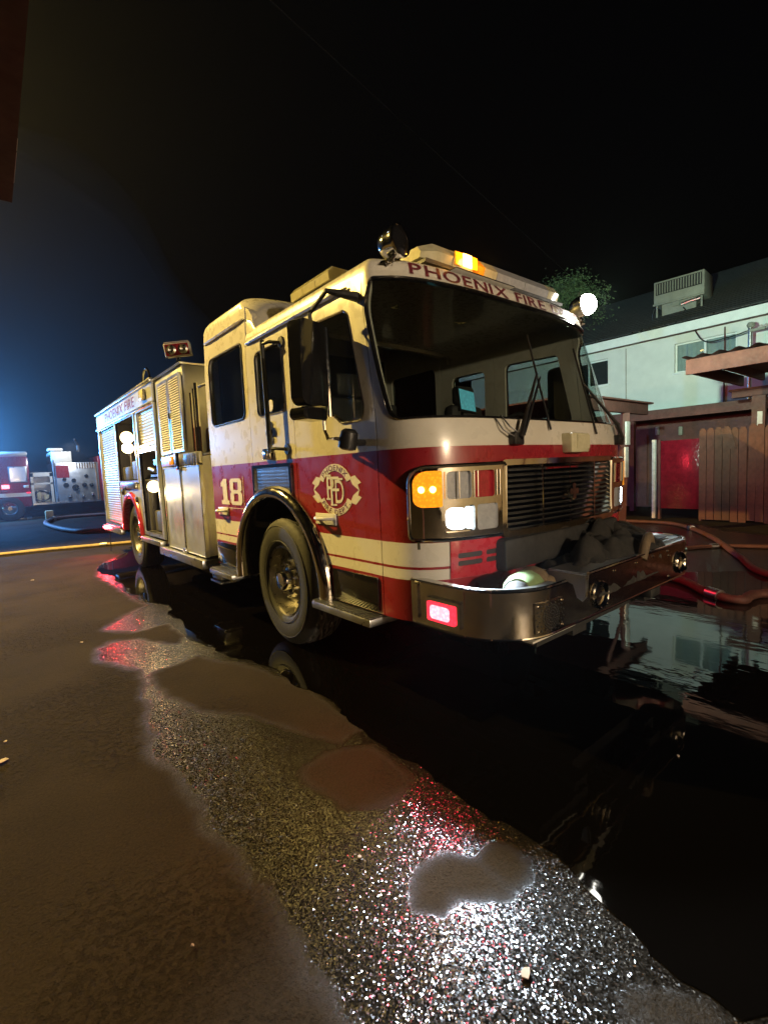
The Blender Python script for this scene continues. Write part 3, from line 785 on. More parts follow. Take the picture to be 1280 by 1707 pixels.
# horn bells and siren speakers
for x in (-.385, .81):
    q = MB().lathe([(.078, .0), (.082, .012), (.075, .02), (.066, .012), (.05, -.02), (.03, -.05), (.001, -.055)], (x, BF + .0, .672), (0, -1, 0), 32)
    q.build('horn_bell', M['chrome'], bumper, ang=50)
def speaker(sc):
    fr2 = bbox_on('siren_speaker', sc - .11, sc + .11, .585, .745, .01, .012, M['steel'])
    cx, cz = sc, .665
    q = MB()
    for r0 in (.015, .03, .045, .06):
        n = int(14 * r0 / .03)
        for k in range(n):
            a = 2 * math.pi * k / n; p0 = bumap(cx + r0 * math.cos(a), cz + r0 * math.sin(a), .0105)
            p1 = bumap(cx + r0 * math.cos(a), cz + r0 * math.sin(a), .0125); q.tube([p0, p1], .0052, 6)
    for k in range(30):
        a = 2 * math.pi * k / 30; rr = .078 + .016 * (k % 2); c2, s2 = rr * math.cos(a) * 1.15, rr * math.sin(a) * .9
        q.tube([bumap(cx + c2, cz + s2, .0105), bumap(cx + c2, cz + s2, .0125)], .005, 6)
    q.build('speaker_holes', M['under'], fr2)
    q = MB()
    for a, b in ((-.095, .6), (.095, .6), (-.095, .73), (.095, .73)): q.lathe([(.001, .006), (.006, .004), (.008, 0)], bumap(sc + a, b, .01), tuple(Vector(bumap(sc + a, b, 1)) - Vector(bumap(sc + a, b, 0))), 8)
    q.build('speaker_screws', M['chrome'], fr2)
speaker(sx_(-.90)); speaker(sx_(1.06))
bo = MB()
for x, z in ((-.2, .78), (.1, .78), (.35, .785), (.6, .785), (.62, .60), (.62, .75), (.97, .79), (1.02, .60), (-.3, .60)):
    s = sx_(x); bo.lathe([(.001, .008), (.008, .006), (.01, 0)], bumap(s, z, 0), (0, -1, 0), 10)
bo.build('bumper_bolts', M['chrome'], bumper)
MB().box(-.95, -.45, BF + .05, BF + .4, .50, .56).box(-.4, .5, -2.1, -1.5, .42, .56).box(-.55, -.40, -2.2, -1.3, .45, .56).box(.40, .55, -2.2, -1.3, .45, .56).build('bumper_frame', M['under'], engine)
MB().box(.32, .48, BF - .0, BF + .06, .50, .56, bev=.01).build('tow_plate', M['under'], engine)
MB().box(-1.03, -.62, BF + .02, BF + .11, BB - .022, BB - .012).build('bumper_lip', M['letter'], bumper)

# --- wheels
def wheel(x, y, R_, sd, dual=False, steer=0.0):
    grp = []
    W_ = .32
    ty = MB()
    SEG = 132
    prof_r = [(.288, .035), (.30, .018), (.335, .0), (.40, -.014), (.46, -.010), (.505, .006), (.53, .028), (.5405, .05)]
    tread = np.linspace(.058, W_ - .058, 25)
    rows = []
    for k in range(SEG + 1):
        a = 2 * math.pi * k / SEG; row = []
        for r_, t in prof_r: row.append((r_, t))
        zig = .009 * (1 if (k % 6) < 3 else -1)
        for t in tread:
            q = (t - .058) / (W_ - .116); d = 0
            for g0 in (.14, .38, .62, .86):
                if abs(q + zig / .2 * (1 if g0 in (.38, .62) else .6) - g0) < .034: d = .016
            edge = abs(q - .5) * 2
            if edge > .9 and (k % 6) == 0: d = .012
            row.append((R_ - .012 * edge ** 3 - d, t))
        for r_, t in prof_r[::-1]: row.append((r_, W_ - t))
        rows.append([(sd * -t, r_ * math.cos(a), r_ * math.sin(a)) for r_, t in row])
    ty.sheet(rows)
    npr = len(prof_r) + len(tread) + len(prof_r) - 1
    tread_lo = len(prof_r)
    ty.m = [1 if tread_lo <= (i % npr) < tread_lo + len(tread) - 1 else 0 for i in range(len(ty.f))]
    w = ty.build('wheel', [M['rubber'], M['tread']], engine, ang=45, loc=(x, y, R_)); w.rotation_euler = (0, 0, steer)
    # sidewall lettering ring ribs
    q = MB()
    for r_ in (.345, .47): q.tube([(sd * (.010 if r_ < .4 else .009), r_ * math.cos(a), r_ * math.sin(a)) for a in [2 * math.pi * i / 90 for i in range(90)]], .004, 5, closed=True)
    q.build('sidewall_rib', M['rubber'], w)
    rim = MB().lathe([(.300, -.012), (.296, -.022), (.286, -.020), (.276, -.045), (.268, -.10), (.262, -.14), (.25, -.15)], (0, 0, 0), (sd, 0, 0), 64)
    rim.build('rim', M['bronze'], w, ang=50)
    dep = -.13 if not dual else -.17
    def dm(u, v, d=0.0):
        r_ = math.hypot(u, v); h = dep + lerp_tab(r_, [.0, .145, .19, .25, .27], [.055, .055, .035, .0, -.01])
        return (sd * (h + d), u if sd < 0 else -u, v) if True else None
    circ = lambda r_, n, cx=0, cz=0: [(cx + r_ * math.cos(2 * math.pi * i / n), cz + r_ * math.sin(2 * math.pi * i / n)) for i in range(n)]
    q = MB(); panel('', circ(.268, 56), [circ(.024, 14, .215 * math.cos(R(36 * i)), .215 * math.sin(R(36 * i))) for i in range(10)], dm, None, None, th=.012, off=0, step=.035, mb=q)
    q.build('wheel_disc', M['bronze'], w, ang=50)
    MB().lathe([(.001, -.14), (.27, -.14)], (0, 0, 0), (sd, 0, 0), 24).build('brake_drum', M['under'], w)
    hub = MB().lathe([(.112, dep + .05), (.11, dep + .075), (.085, dep + .085), (.082, dep + .135), (.07, dep + .15), (.035, dep + .155), (.001, dep + .155)], (0, 0, 0), (sd, 0, 0), 40)
    hub.build('hub', M['chrome'], w, ang=40)
    nm_ = None
    for i in range(10):
        a = R(36 * i + 18); c0 = (0, .142 * math.cos(a), .142 * math.sin(a))
        if nm_ is None:
            o = MB().lathe([(.019, 0), (.019, .02), (.013, .03), (.012, .046), (.001, .05)], (0, 0, 0), (sd, 0, 0), 8).build('lug_nut', M['chrome'], w); nm_ = o.data
        else: o = obj_from('lug_nut', nm_, w)
        o.location = (sd * (dep + .052), c0[1], c0[2])
    return w
wheel(-1.21, 0.04, .55, -1, steer=R(-3)); wheel(1.21, 0.04, .55, 1, steer=R(-3))
wheel(-1.19, 5.24, .53, -1, True); wheel(1.19, 5.24, .53, 1, True)
MB().cyl((-1.0, 0, .5), (1.0, 0, .5), .08, 12).cyl((-1.0, 5.24, .52), (1.0, 5.24, .52), .11, 12).box(-.48, -.38, -1.4, 7.4, .62, .86).box(.38, .48, -1.4, 7.4, .62, .86).box(-.35, .35, -1.2, 1.6, .5, .98).box(-.9, .9, 1.6, 3.2, .55, .8).lathe([(.001, -.3), (.25, -.3), (.25, .3), (.001, .3)], (0, 5.24, .55), (1, 0, 0), 16).build('chassis', M['under'], engine)

# ================================================================== pump house and body behind the cab
def rect(a, b, c, d): return [(a, b), (c, b), (c, d), (a, d)]
def bpan(name, outl, holes, mat, par, **k): return panel(name, outl, holes, bmap, mat, par, **k)
# pump house: lower compartment with two doors, upper louvred doors
MB().box(-1.20, 1.20, 1.80, 3.38, .56, 1.70, bev=.01).build('pump_house', M['satin'], engine)
for (a, b) in ((1.79, 2.485), (2.495, 3.20)):
    d = bpan('compartment_door', rrect(-b, .55, -a, 1.60, .015), [], M['satin'], engine, th=.04, off=.004, step=.3)
    strip_loop(rrect(-b + .008, .558, -a - .008, 1.592, .012), bmap, .006, 'door_edge', M['alum'], d, off=.006, step=.2)
MB().box(-1.242, -1.20, 1.775, 3.24, 1.615, 1.745, bev=.006).build('hose_ledge', M['alum'], engine)
MB().box(-1.30, -1.235, 1.76, 3.46, .43, .535, bev=.01).build('rub_rail', M['alum'], engine)
MB().box(-1.26, -.9, 1.76, 3.46, .47, .53).box(-1.0, -.7, 1.9, 2.5, .30, .47).build('running_board', M['under'], engine)
MB().box(-1.15, -.95, 1.62, 1.90, .30, .44, bev=.01).box(-1.16, -.95, 1.60, 1.93, .26, .285, bev=.004).build('fold_down_step', M['alum'], engine)
for z in (1.585, .57):
    MB().box(-1.262, -1.236, 2.42, 2.56, z - .025, z + .025, bev=.006).build('door_latch', M['chrome'], engine)
MB().box(-1.275, -1.24, 2.60, 2.80, 1.63, 1.73, bev=.012).build('marker_lamp', M['e_amber_dim'], engine)
MB().box(-1.27, -1.24, 2.48, 2.58, 1.60, 1.76, bev=.006).build('marker_bracket', M['black'], engine)
# upper louvred housing
MB().box(-1.20, 1.20, 2.235, 3.40, 1.75, 2.775, bev=.008).build('louvre_housing', M['satin'], engine)
MB().box(-1.225, 1.225, 2.225, 3.42, 2.776, 2.80).build('housing_cap', M['diamond'], engine)
lme = None
for (a, b) in ((2.27, 2.72), (2.76, 3.215)):
    d = bpan('louvred_door', rrect(-b, 1.775, -a, 2.69, .01), [rrect(-b + .035, 1.81, -a - .035, 2.655, .004)], M['alum'], engine, th=.03, off=.004, step=.3)
    for i in range(30):
        z = 1.818 + i * (2.648 - 1.818) / 29
        if lme is None:
            o = MB().add([(-1.222, 0, .013), (-1.240, 0, -.010), (-1.234, 0, -.013), (-1.214, 0, .010), (-1.222, .385, .013), (-1.240, .385, -.010), (-1.234, .385, -.013), (-1.214, .385, .010)],
                         [(0, 1, 5, 4), (1, 2, 6, 5), (2, 3, 7, 6), (3, 0, 4, 7), (0, 3, 2, 1), (4, 5, 6, 7)]).build('louvre', M['silver'], d, ang=0); lme = o.data
        else: o = obj_from('louvre', lme, d)
        o.location = (0, a + .033, z)
MB().box(-1.25, -1.236, 2.715, 2.765, 2.20, 2.27, bev=.006).build('louvre_latch', M['black'], engine)
# crosslay area between cab and louvres: lines, rails
MB().box(-1.1, 1.1, 1.50, 2.23, 1.70, 1.74).build('crosslay_floor', M['diamond'], engine)
rl = MB()
for y, t in ((1.87, 2.5), (2.06, 2.42), (1.96, 2.45)):
    rl.tube([(-1.18, y, 1.62), (-1.18, y, t)], .014 if y > 1.9 else .022, 8)
for y in (1.85, 1.95, 2.05, 2.15): rl.box(-1.25, -1.238, y - .012, y + .012, 1.60, 1.72)
rl.build('crosslay_rails', M['chrome'], engine)
MB().box(-1.0, 1.0, 1.52, 2.2, 1.745, 2.05, bev=.04).build('stowed_hose', M['maroon'], engine)
for z in (2.42, 1.70): MB().tube([(-1.20, 1.435, z), (-1.22, 1.55, z), (-1.22, 1.66, z)], .014, 8).build('cab_hook', M['black'], engine)
MB().box(-1.10, -.95, 1.433, 1.60, 2.0, 2.40, bev=.02).build('rear_cab_bracket', M['black'], engine)

# body: side skin with openings, band above, recessed bays
RAX = 5.24
def rarch(r, z0, n=18): return arch_pts(r, z0, n, (RAX, .56))
so = [(-7.62, .62)] + [(-y, z) for y, z in rarch(.70, .62)[::-1]] + [(-3.42, .62), (-3.42, 2.50), (-7.62, 2.50)]
bayA = rect(-5.97, 1.46, -4.62, 2.46); bayB = rect(-4.42, .68, -3.48, 1.86)
doorC = rect(-4.40, 1.92, -3.46, 2.46); doorD = rect(-7.55, .66, -6.04, 2.46)
skin = bpan('body_side', so, [bayA, bayB, doorC, doorD], M['satin'], engine, th=.03, step=.2)
def rollup(name, r, par):
    (a, b), _, (c, d), _ = r
    n = int((d - b) / .045); q = MB()
    for i in range(n):
        z0 = b + (d - b) * i / n; z1 = b + (d - b) * (i + 1) / n
        q.sheet([[bmap(u, z, dd) for u in (a, c)] for z, dd in ((z0, -.034), (z0 + .006, -.024), ((z0 + z1) / 2, -.02), (z1 - .006, -.024), (z1, -.034))])
    q.build(name, M['satin'], par, ang=25)
    fr3 = MB(); panel('', [(a - .03, b - .03), (c + .03, b - .03), (c + .03, d + .03), (a - .03, d + .03)], [r], bmap, None, None, th=.02, off=.012, step=.4, mb=fr3); fr3.build('door_frame', M['alum'], par)
    MB().box(-1.236, -1.215, -c + .05, -a - .05, b + .03, b + .05).build('lift_bar', M['alum'], par)
rollup('roller_door', doorC, skin); rollup('roller_door', doorD, skin)
def bay(r, par):
    (a, b), _, (c, d), _ = r; a, c = -c, -a     # y range
    q = MB(); X1 = -.72
    q.add([(-1.225, a, b), (-1.225, c, b), (-1.225, c, d), (-1.225, a, d), (X1, a, b), (X1, c, b), (X1, c, d), (X1, a, d)], [(0, 1, 5, 4), (1, 2, 6, 5), (2, 3, 7, 6), (3, 0, 4, 7), (4, 5, 6, 7)])
    q.build('bay_liner', M['darkgrey'], par, ang=0)
    fr3 = MB(); panel('', [(-c - .04, b - .04), (-a + .04, b - .04), (-a + .04, d + .04), (-c - .04, d + .04)], [[(-c, b), (-a, b), (-a, d), (-c, d)]], bmap, None, None, th=.025, off=.014, step=.4, mb=fr3); fr3.build('bay_frame', M['alum'], par)
bay(bayA, skin); bay(bayB, skin)
# gear in the bays: lamps added for the warm bright spots, pipes, boxes, gauges
def added_lamp(y, z, par, r=.11):
    q = MB().lathe([(r, 0), (r * 1.02, .03), (r * .8, .09), (r * .35, .13), (.001, .135)], (-1.24, y, z), (.38, .9, .2), 20); q.build('added_bay_lamp', M['chrome'], par)
    MB().lathe([(.001, -.02), (r * .7, -.012), (r * .96, .004)], (-1.24, y, z), (.38, .9, .2), 20).build('added_lamp_glass', M['e_warm'], par)
added_lamp(5.12, 2.16, skin, .105); added_lamp(5.12, 1.99, skin, .095); added_lamp(3.74, 1.36, skin, .09)
gq = MB()
gq.box(-1.18, -.75, 4.8, 5.2, 1.47, 1.78, bev=.02).box(-1.19, -.75, 5.3, 5.9, 1.47, 1.70, bev=.02).cyl((-1.17, 5.25, 1.47), (-1.17, 5.25, 1.95), .02)
gq.box(-1.17, -.75, 3.55, 4.1, .70, 1.0, bev=.02).box(-1.19, -.73, 3.5, 4.38, 1.44, 1.47).cyl((-1.15, 4.2, .7), (-1.15, 4.2, 1.42), .06)
gq.build('stowed_gear', M['darkgrey'], skin)
gq = MB().box(-1.20, -1.16, 3.55, 3.80, 1.66, 1.74).box(-1.20, -1.16, 3.6, 4.0, 1.50, 1.53).cyl((-1.18, 3.8, 1.58), (-1.18, 4.1, 1.62), .03)
gq.build('stowed_tools', M['alum'], skin)
# upper band, cap rail, far side, rear, top
bpan('body_band', rect(-7.66, 2.515, -3.42, 2.775), [], M['satin'], engine, th=.03, off=.012, step=.5)
word(None, 'PHOENIX FIRE', -6.75, 2.575, .15, bmap, .0145, width=2.3, bold=.01, slant=.12, each=lambda q: q.build('letter', M['maroon'], engine, ang=0))
MB().box(-1.27, -1.21, 3.42, 7.68, 2.775, 2.825, bev=.012).build('cap_rail', M['alum'], engine)
MB().box(-1.265, -1.225, 3.43, 7.66, 2.478, 2.522, bev=.01).build('awning_rail', M['alum'], engine)
MB().box(-1.29, -1.245, 3.72, 3.95, 2.58, 2.73, bev=.03).build('side_lamp', M['lens_clear'], engine)
MB().box(-.70, 1.22, 3.42, 7.60, .62, 2.77).box(-1.18, 1.2, 3.44, 7.6, 2.50, 2.79).box(-1.18, -.7, 6.05, 7.6, .64, 2.5).box(-1.17, -.7, 5.99, 6.03, .64, 2.5).box(-1.17, -.7, 4.45, 4.60, .95, 2.5).box(-1.18, -.7, 3.42, 3.46, .64, 2.5).box(-1.18, -.7, 3.42, 4.55, 1.875, 2.5 - .6 + .01 + .003).build('body_core', M['satin'], engine)
MB().box(-1.24, -1.21, 7.60, 7.67, .62, 2.78, bev=.01).box(-1.21, 1.21, 7.605, 7.66, .60, 2.78).build('rear_corner', M['alum'], engine)
# rear wheel arch
rows = []
for (y, z) in rarch(.645, .60, 26):
    dy, dz = (y - RAX) / .645, (z - .56) / .645
    rows.append([(-(1.23 + h), RAX + dy * (.645 + k), .56 + dz * (.645 + k)) for k, h in ((.07, .002), (.06, .03), (.03, .045), (-.02, .045), (-.04, .03), (-.04, -.06))])
MB().sheet(rows).build('wheel_arch', M['red'], engine, ang=60)
rows = [[(-1.25, RAX + (y - RAX) * .96, .56 + (z - .56) * .96), (-.7, RAX + (y - RAX) * .96, .56 + (z - .56) * .96)] for y, z in rarch(.645, .60, 26)]
MB().sheet(rows).build('wheel_well', M['under'], engine)
# fender detail above rear wheel
MB().box(-1.262, -1.234, 4.72, 5.85, 1.33, 1.43, bev=.01).build('fender_rail', M['alum'], engine)
for y, z, r_ in ((5.75, 1.27, .05), (5.45, 1.345, .04), (4.78, 1.16, .04)): MB().lathe([(.001, .04), (r_, .03), (r_ * 1.1, 0)], (-1.232, y, z), (-1, 0, 0), 16).build('filler_cap', M['black'], engine)
MB().box(-1.30, -1.22, 3.42, 4.50, .53, .60, bev=.01).build('rub_rail', M['alum'], engine)
MB().box(-1.30, -1.22, 6.00, 7.66, .50, .60, bev=.01).build('rub_rail', M['alum'], engine)
MB().box(-1.28, -1.24, 6.1, 7.5, .605, .63).build('rub_rail_slots', M['black'], engine)
MB().box(-1.1, 1.1, 7.66, 8.0, .50, .58, bev=.01).build('tailboard', M['diamond'], engine)
MB().box(-1.312, -1.300, 7.50, 7.62, .525, .575, bev=.004).build('rear_marker', M['e_red'], engine)
MB().tube([(-1.18, 7.7, .5), (-1.19, 7.72, .02)], .008, 6).build('ground_strap', M['black'], engine)
# floodlight on top of the body, rail hoop
fl = MB().box(-.24, .24, -.09, .09, -.13, .13, bev=.02).build('roof_floodlight', M['letter'], engine, loc=(-.95, 3.1, 3.15)); fl.rotation_euler = (R(8), R(-6), R(-30)); fl.scale = (.68, .68, .68)
MB().box(-.215, .215, -.10, -.091, -.105, .105).build('floodlight_glass', M['lens_red_off'], fl)
q = MB()
for x in (-.11, .11): q.lathe([(.001, .0), (.05, .02), (.09, .004)], (x, -.103, 0), (0, -1, 0), 20)
q.build('floodlight_reflector', M['bronze'], fl)
MB().box(-.22, .22, -.08, .08, .135, .15).build('floodlight_visor', M['letter'], fl)
MB().box(-.10, .10, .09, .2, -.09, .09, bev=.02).build('floodlight_box', M['letter'], fl)
MB().cyl((-.95, 3.12, 2.80), (-.95, 3.12, 3.10), .03).lathe([(.06, 0), (.06, .03), (.03, .05)], (-.95, 3.12, 2.80), (0, 0, 1), 16).build('floodlight_post', M['chrome'], engine)
MB().tube([(-1.15, 4.0 + .22 * math.cos(a), 2.80 + .26 * math.sin(a)) for a in [math.pi * i / 10 for i in range(11)]], .016, 8).build('rail_hoop', M['chrome'], engine)

# ================================================================== roof lamps
# cross bar over the windshield
def prism_x(mb, x0, x1, prof, mi=0):
    n = len(prof); vs = [(x, y, z) for x in (x0, x1) for y, z in prof]
    return mb.add(vs, [tuple(range(n))[::-1], tuple(range(n, 2 * n))] + [(i, (i + 1) % n, n + (i + 1) % n, n + i) for i in range(n)], mi)
LY, LZ = -1.235, 2.745
lp = [(LY - .15, LZ + .02), (LY - .17, LZ + .07), (LY - .12, LZ + .135), (LY + .12, LZ + .135), (LY + .17, LZ + .07), (LY + .15, LZ + .02)]
lb = MB(); prism_x(lb, -.80, .80, [(LY - .14, LZ - .0), (LY + .14, LZ - .0), (LY + .15, LZ + .02), (LY - .15, LZ + .02)])
light_bar = lb.build('light_bar', M['darkgrey'], engine)
for (a, b, m) in ((-.56, -.355, 'lens_clear'), (-.35, -.24, 'e_amber_dim'), (-.236, -.10, 'lens_clear'), (-.096, .24, 'lens_grey'), (.245, .56, 'lens_grey')):
    prism_x(MB(), a, b, lp).build('lens', M[m], light_bar)
for sgn in (-1, 1):
    a, b = (-.80, -.565) if sgn < 0 else (.565, .80)
    q = MB(); n = len(lp); cyy, czz = LY, LZ + .075
    secs = [(b if sgn < 0 else a, 1.0), ((a + .09) if sgn < 0 else (b - .09), 1.0), (a if sgn < 0 else b, .62)]
    q.sheet([[(x, cyy + (y - cyy) * k, czz + (z - czz) * k) for y, z in lp + lp[:1]] for x, k in secs])
    q.add([(secs[2][0], cyy + (y - cyy) * .62, czz + (z - czz) * .62) for y, z in lp], [tuple(range(n))])
    q.build('lens_end', M['lens_clear'], light_bar)
MB().box(-.475, -.385, LY - .178, LY - .166, LZ + .03, LZ + .115, bev=.01).build('amber_flasher', M['e_amber_hot'], light_bar)
MB().box(-.55, -.48, LY - .175, LY - .166, LZ + .03, LZ + .11).build('amber_flasher_lens', M['e_amber'], light_bar)
MB().box(-.375, -.33, LY - .176, LY - .166, LZ + .03, LZ + .11).build('amber_flasher_lens', M['e_amber'], light_bar)
MB().box(-.62, -.0, LY - .24, LY - .16, LZ - .035, LZ - .028).build('light_bar_foot', M['chrome'], light_bar)
# bar lying along the roof side
sb = MB().box(-.13, .13, -.26, .26, 0, .03, bev=.008).build('side_light_bar', M['darkgrey'], engine, loc=(-.95, -.46, 2.752))
sl = [(-.145, .03), (-.15, .085), (-.115, .125), (.115, .125), (.15, .085), (.145, .03)]
for i in range(3):
    y0 = -.27 + i * .18; n = len(sl)
    MB().add([(x, y, z) for y in (y0 + .003, y0 + .177) for x, z in sl], [tuple(range(n)), tuple(range(n, 2 * n))[::-1]] + [(i_, (i_ + 1) % n, n + (i_ + 1) % n, n + i_) for i_ in range(n)]).build('lens', M['lens_clear'], sb)
q = MB().box(-.08, .08, -.22, -.16, -.04, .0).box(-.08, .08, .16, .22, -.04, .0); q.build('bar_foot', M['black'], sb)
# round spotlights at the roof corners
def spot(sd, lit, aim):
    a = Vector(aim).normalized(); c = Vector((sd * 1.075, -1.41, 2.775 if not lit else 2.785))
    q = MB().lathe([(.001, -.11), (.04, -.105), (.07, -.08), (.086, -.03), (.091, .02), (.096, .03), (.094, .042), (.088, .042)], c, a, 28)
    s_ = q.build('spotlight', M['chrome'], engine, ang=50)
    MB().lathe([(.089, .035), (.05, .05), (.001, .055)] if not lit else [(.088, .035), (.082, .065), (.064, .095), (.034, .112), (.001, .116)], c, a, 28).build('spotlight_glass', M['e_spot'] if lit else M['gloss_black'], s_)
    MB().tube([c - a * .03 + Vector((0, 0, -.075)), c + Vector((sd * .01, .02, -.10)), Vector((sd * 1.12, -1.36, 2.655))], [.016, .016, .02], 8).lathe([(.045, 0), (.03, .02), (.001, .025)], (sd * 1.12, -1.36, 2.65), (0, 0, 1), 14).build('spotlight_bracket', M['chrome'], s_)
    return c, a
spot(-1, False, (.25, -1, .05))
sc_, sa_ = spot(1, True, (-.05, -1, .03))

# ================================================================== light sources that belong to the lit lamps
def lamp(name, kind, loc, col, power, parent=None, aim=None, size=.05, cone=120, blend=.5):
    d = bpy.data.lights.new(name, kind); d.color = col; d.energy = power; d.shadow_soft_size = size
    if kind == 'SPOT': d.spot_size = R(cone); d.spot_blend = blend
    o = bpy.data.objects.new(name, d); COL.objects.link(o); o.location = loc; o.parent = parent
    if aim is not None: o.rotation_euler = Vector(aim).normalized().to_track_quat('-Z', 'Y').to_euler()
    return o
lamp('spotlight_beam', 'SPOT', sc_ + sa_ * .15 + Vector((.10, 0, .02)), (.62, 1.0, .78), 4300, engine, (1, .40, .30), .06, 74, .9)
lamp('red_warning_beam', 'SPOT', (1.30, -1.86, .68), (1, .03, .05), 12, engine, (1, .0, .10), .05, 150, .6)
zl = MB().box(1.245, 1.275, 1.85, 2.15, 2.30, 2.42, bev=.01).build('zone_lamp', M['e_red'], engine)
lamp('zone_lamp_beam', 'SPOT', (1.33, 2.0, 2.36), (1, .03, .06), 420, engine, (1, -.25, -.12), .05, 150, .6)
lamp('red_warning_beam', 'SPOT', (-1.29, -1.86, .68), (1, .03, .06), 34, engine, (-1, .15, -.15), .05, 150, .6)
lamp('headlamp_beam', 'SPOT', (-1.0, -1.80, 1.15), (.70, .86, 1), 420, engine, (-.55, -1, -.80), .05, 82, .6)
lamp('headlamp_beam', 'SPOT', (1.0, -1.80, 1.15), (.80, .90, 1), 300, engine, (.06, -1, -.08), .05, 100, .7)
lamp('amber_flash_beam', 'POINT', (-.43, LY - .22, LZ + .075), (1, .42, .04), 7, engine, None, .03)
lamp('turn_signal_beam', 'SPOT', Vector(cmap(-1.17, 1.325, .10)), (1, .42, .04), 6, engine, (-.7, -.7, 0), .03, 160, .5)
lamp('added_lamp_beam', 'POINT', (-1.42, 5.1, 1.95), (1, .72, .34), 20, engine, None, .06)  # light for the lamps added in the bays
lamp('added_lamp_beam', 'POINT', (-1.42, 3.7, 1.25), (1, .72, .34), 14, engine, None, .06)
lamp('rear_marker_beam', 'SPOT', (-1.34, 7.55, .55), (1, .04, .05), 80, engine, (-.5, -.8, -.25), .03, 150, .6)

# ================================================================== ground, puddle
def gpoly_noise(poly, step=.06, amp=.03, seed=1, closed=True):
    rnd = random.Random(seed); pts = _resamp(poly, step); out = []
    ph = [rnd.uniform(0, 6.28) for _ in range(8)]; fr = [rnd.uniform(2, 22) for _ in range(8)]
    for i, (x, y) in enumerate(pts):
        t = i * step
        dx = sum(math.sin(fr[k] * t + ph[k]) / (k + 1) for k in range(4)); dy = sum(math.sin(fr[k] * t + ph[k]) / (k - 3) for k in range(4, 8))
        out.append((x + amp * dx * .5 + rnd.uniform(-.25, .25) * amp, y + amp * dy * .5 + rnd.uniform(-.25, .25) * amp))
    return out
DAMP = [(-2.474, -2.602), (-2.462, -2.392), (-2.453, -2.129), (-2.452, -1.925), (-2.483, -1.695), (-2.466, -1.24), (-2.538, -0.917), (-2.352, -0.013), (-2.308, 0.366), (-2.499, 0.895), (-2.47, 1.147), (-2.339, 1.325), (-1.971, 1.162), (-2.315, 1.779), (-2.094, 2.104), (-1.783, 2.43), (-1.879, 5.023), (-1.607, 6.212), (-1.152, 7.092), (-0.167, 8.342), (3.5, 9), (9, 4), (7, -4.4), (-2.0, -4.4)]
DRY = [[(-2.222, 0.248), (-1.866, 0.312), (-1.615, -0.217), (-1.512, -0.878), (-1.562, -1.482), (-1.732, -1.523), (-1.943, -0.895), (-2.161, -0.577), (-2.272, -0.067)], [(-2.015, -1.604), (-1.836, -1.537), (-1.622, -1.668), (-1.645, -2.016), (-1.862, -2.059), (-1.976, -1.952), (-2.0, -1.797)], [(-1.773, -2.511), (-1.679, -2.52), (-1.667, -2.644), (-1.758, -2.681), (-1.813, -2.647), (-1.802, -2.574)], [(-2.073, -2.474), (-1.974, -2.4), (-1.855, -2.436), (-1.794, -2.528), (-1.802, -2.688), (-1.851, -2.675), (-1.952, -2.553), (-2.045, -2.558), (-2.103, -2.506)], [(-1.851, -3.067), (-1.764, -3.125), (-1.734, -3.229), (-1.747, -3.246), (-1.916, -3.097)], [(-2.15, 1.401), (-1.781, 1.469), (-1.787, 0.965), (-1.892, 0.787), (-2.048, 1.06)]]
PUD = [(-1.799, 5.56), (-1.692, 4.534), (-1.76, 3.317), (-1.683, 2.663), (-1.591, 2.213), (-1.645, 1.764), (-1.73, 0.975), (-1.762, 0.566), (-1.68, 0.322), (-1.609, 0.01), (-1.517, -0.556), (-1.524, -1.184), (-1.576, -1.712), (-1.584, -2.073), (-1.563, -2.339), (-1.563, -2.627), (-1.618, -2.886), (-1.657, -3.017), (-1.688, -3.172), (-1.693, -3.283), (-0.6, -4.4), (5.5, -4.4), (4.6, -2.6), (3.4, -1.2), (3.0, 2), (2.8, 6), (1.2, 8.3), (-0.769, 7.772), (-1.192, 6.612), (-1.607, 6.212)]
PHOLE = []
def sdist(P, poly):
    A = np.array(poly); B = np.roll(A, -1, 0); best = np.full(len(P), 1e9)
    for a, b in zip(A, B):
        d = b - a; L2 = max((d @ d), 1e-12); t = np.clip(((P - a) @ d) / L2, 0, 1); q = P - (a + t[:, None] * d)
        best = np.minimum(best, np.hypot(q[:, 0], q[:, 1]))
    return np.where(_inside(P, poly), best, -best)
def grow(a, b, d, n, k):
    out = [a]; 
    for i in range(n): d *= k; out.append(out[-1] + d * (1 if b > a else -1))
    return out
xs = sorted(grow(-4.0, -200, .035, 28, 1.28)[1:]) + list(np.arange(-4.0, 3.0, .035)) + grow(3.0, 200, .035, 28, 1.28)[1:]
ys = sorted(grow(-4.6, -200, .035, 28, 1.28)[1:]) + list(np.arange(-4.6, 6.5, .035)) + grow(6.5, 200, .035, 28, 1.28)[1:]
XX, YY = np.meshgrid(xs, ys); PP = np.stack([XX.ravel(), YY.ravel()], 1)
nx, ny = len(xs), len(ys)
wet = np.clip(sdist(PP, DAMP) / .22 * .5 + .5, 0, 1)
for d in DRY: wet = np.minimum(wet, np.clip(.5 - sdist(PP, d) / .16 * .5, 0, 1))
rw_ = np.clip(sdist(PP, PUD) / .25 * .5 + .5, 0, 1)
me = bpy.data.meshes.new('ground')
idx = np.arange(nx * ny).reshape(ny, nx)
quads = np.stack([idx[:-1, :-1].ravel(), idx[:-1, 1:].ravel(), idx[1:, 1:].ravel(), idx[1:, :-1].ravel()], 1)
me.vertices.add(nx * ny); me.vertices.foreach_set('co', np.column_stack([PP, np.zeros(len(PP))]).astype('f4').ravel())
me.loops.add(quads.size); me.loops.foreach_set('vertex_index', quads.ravel().astype('i4'))
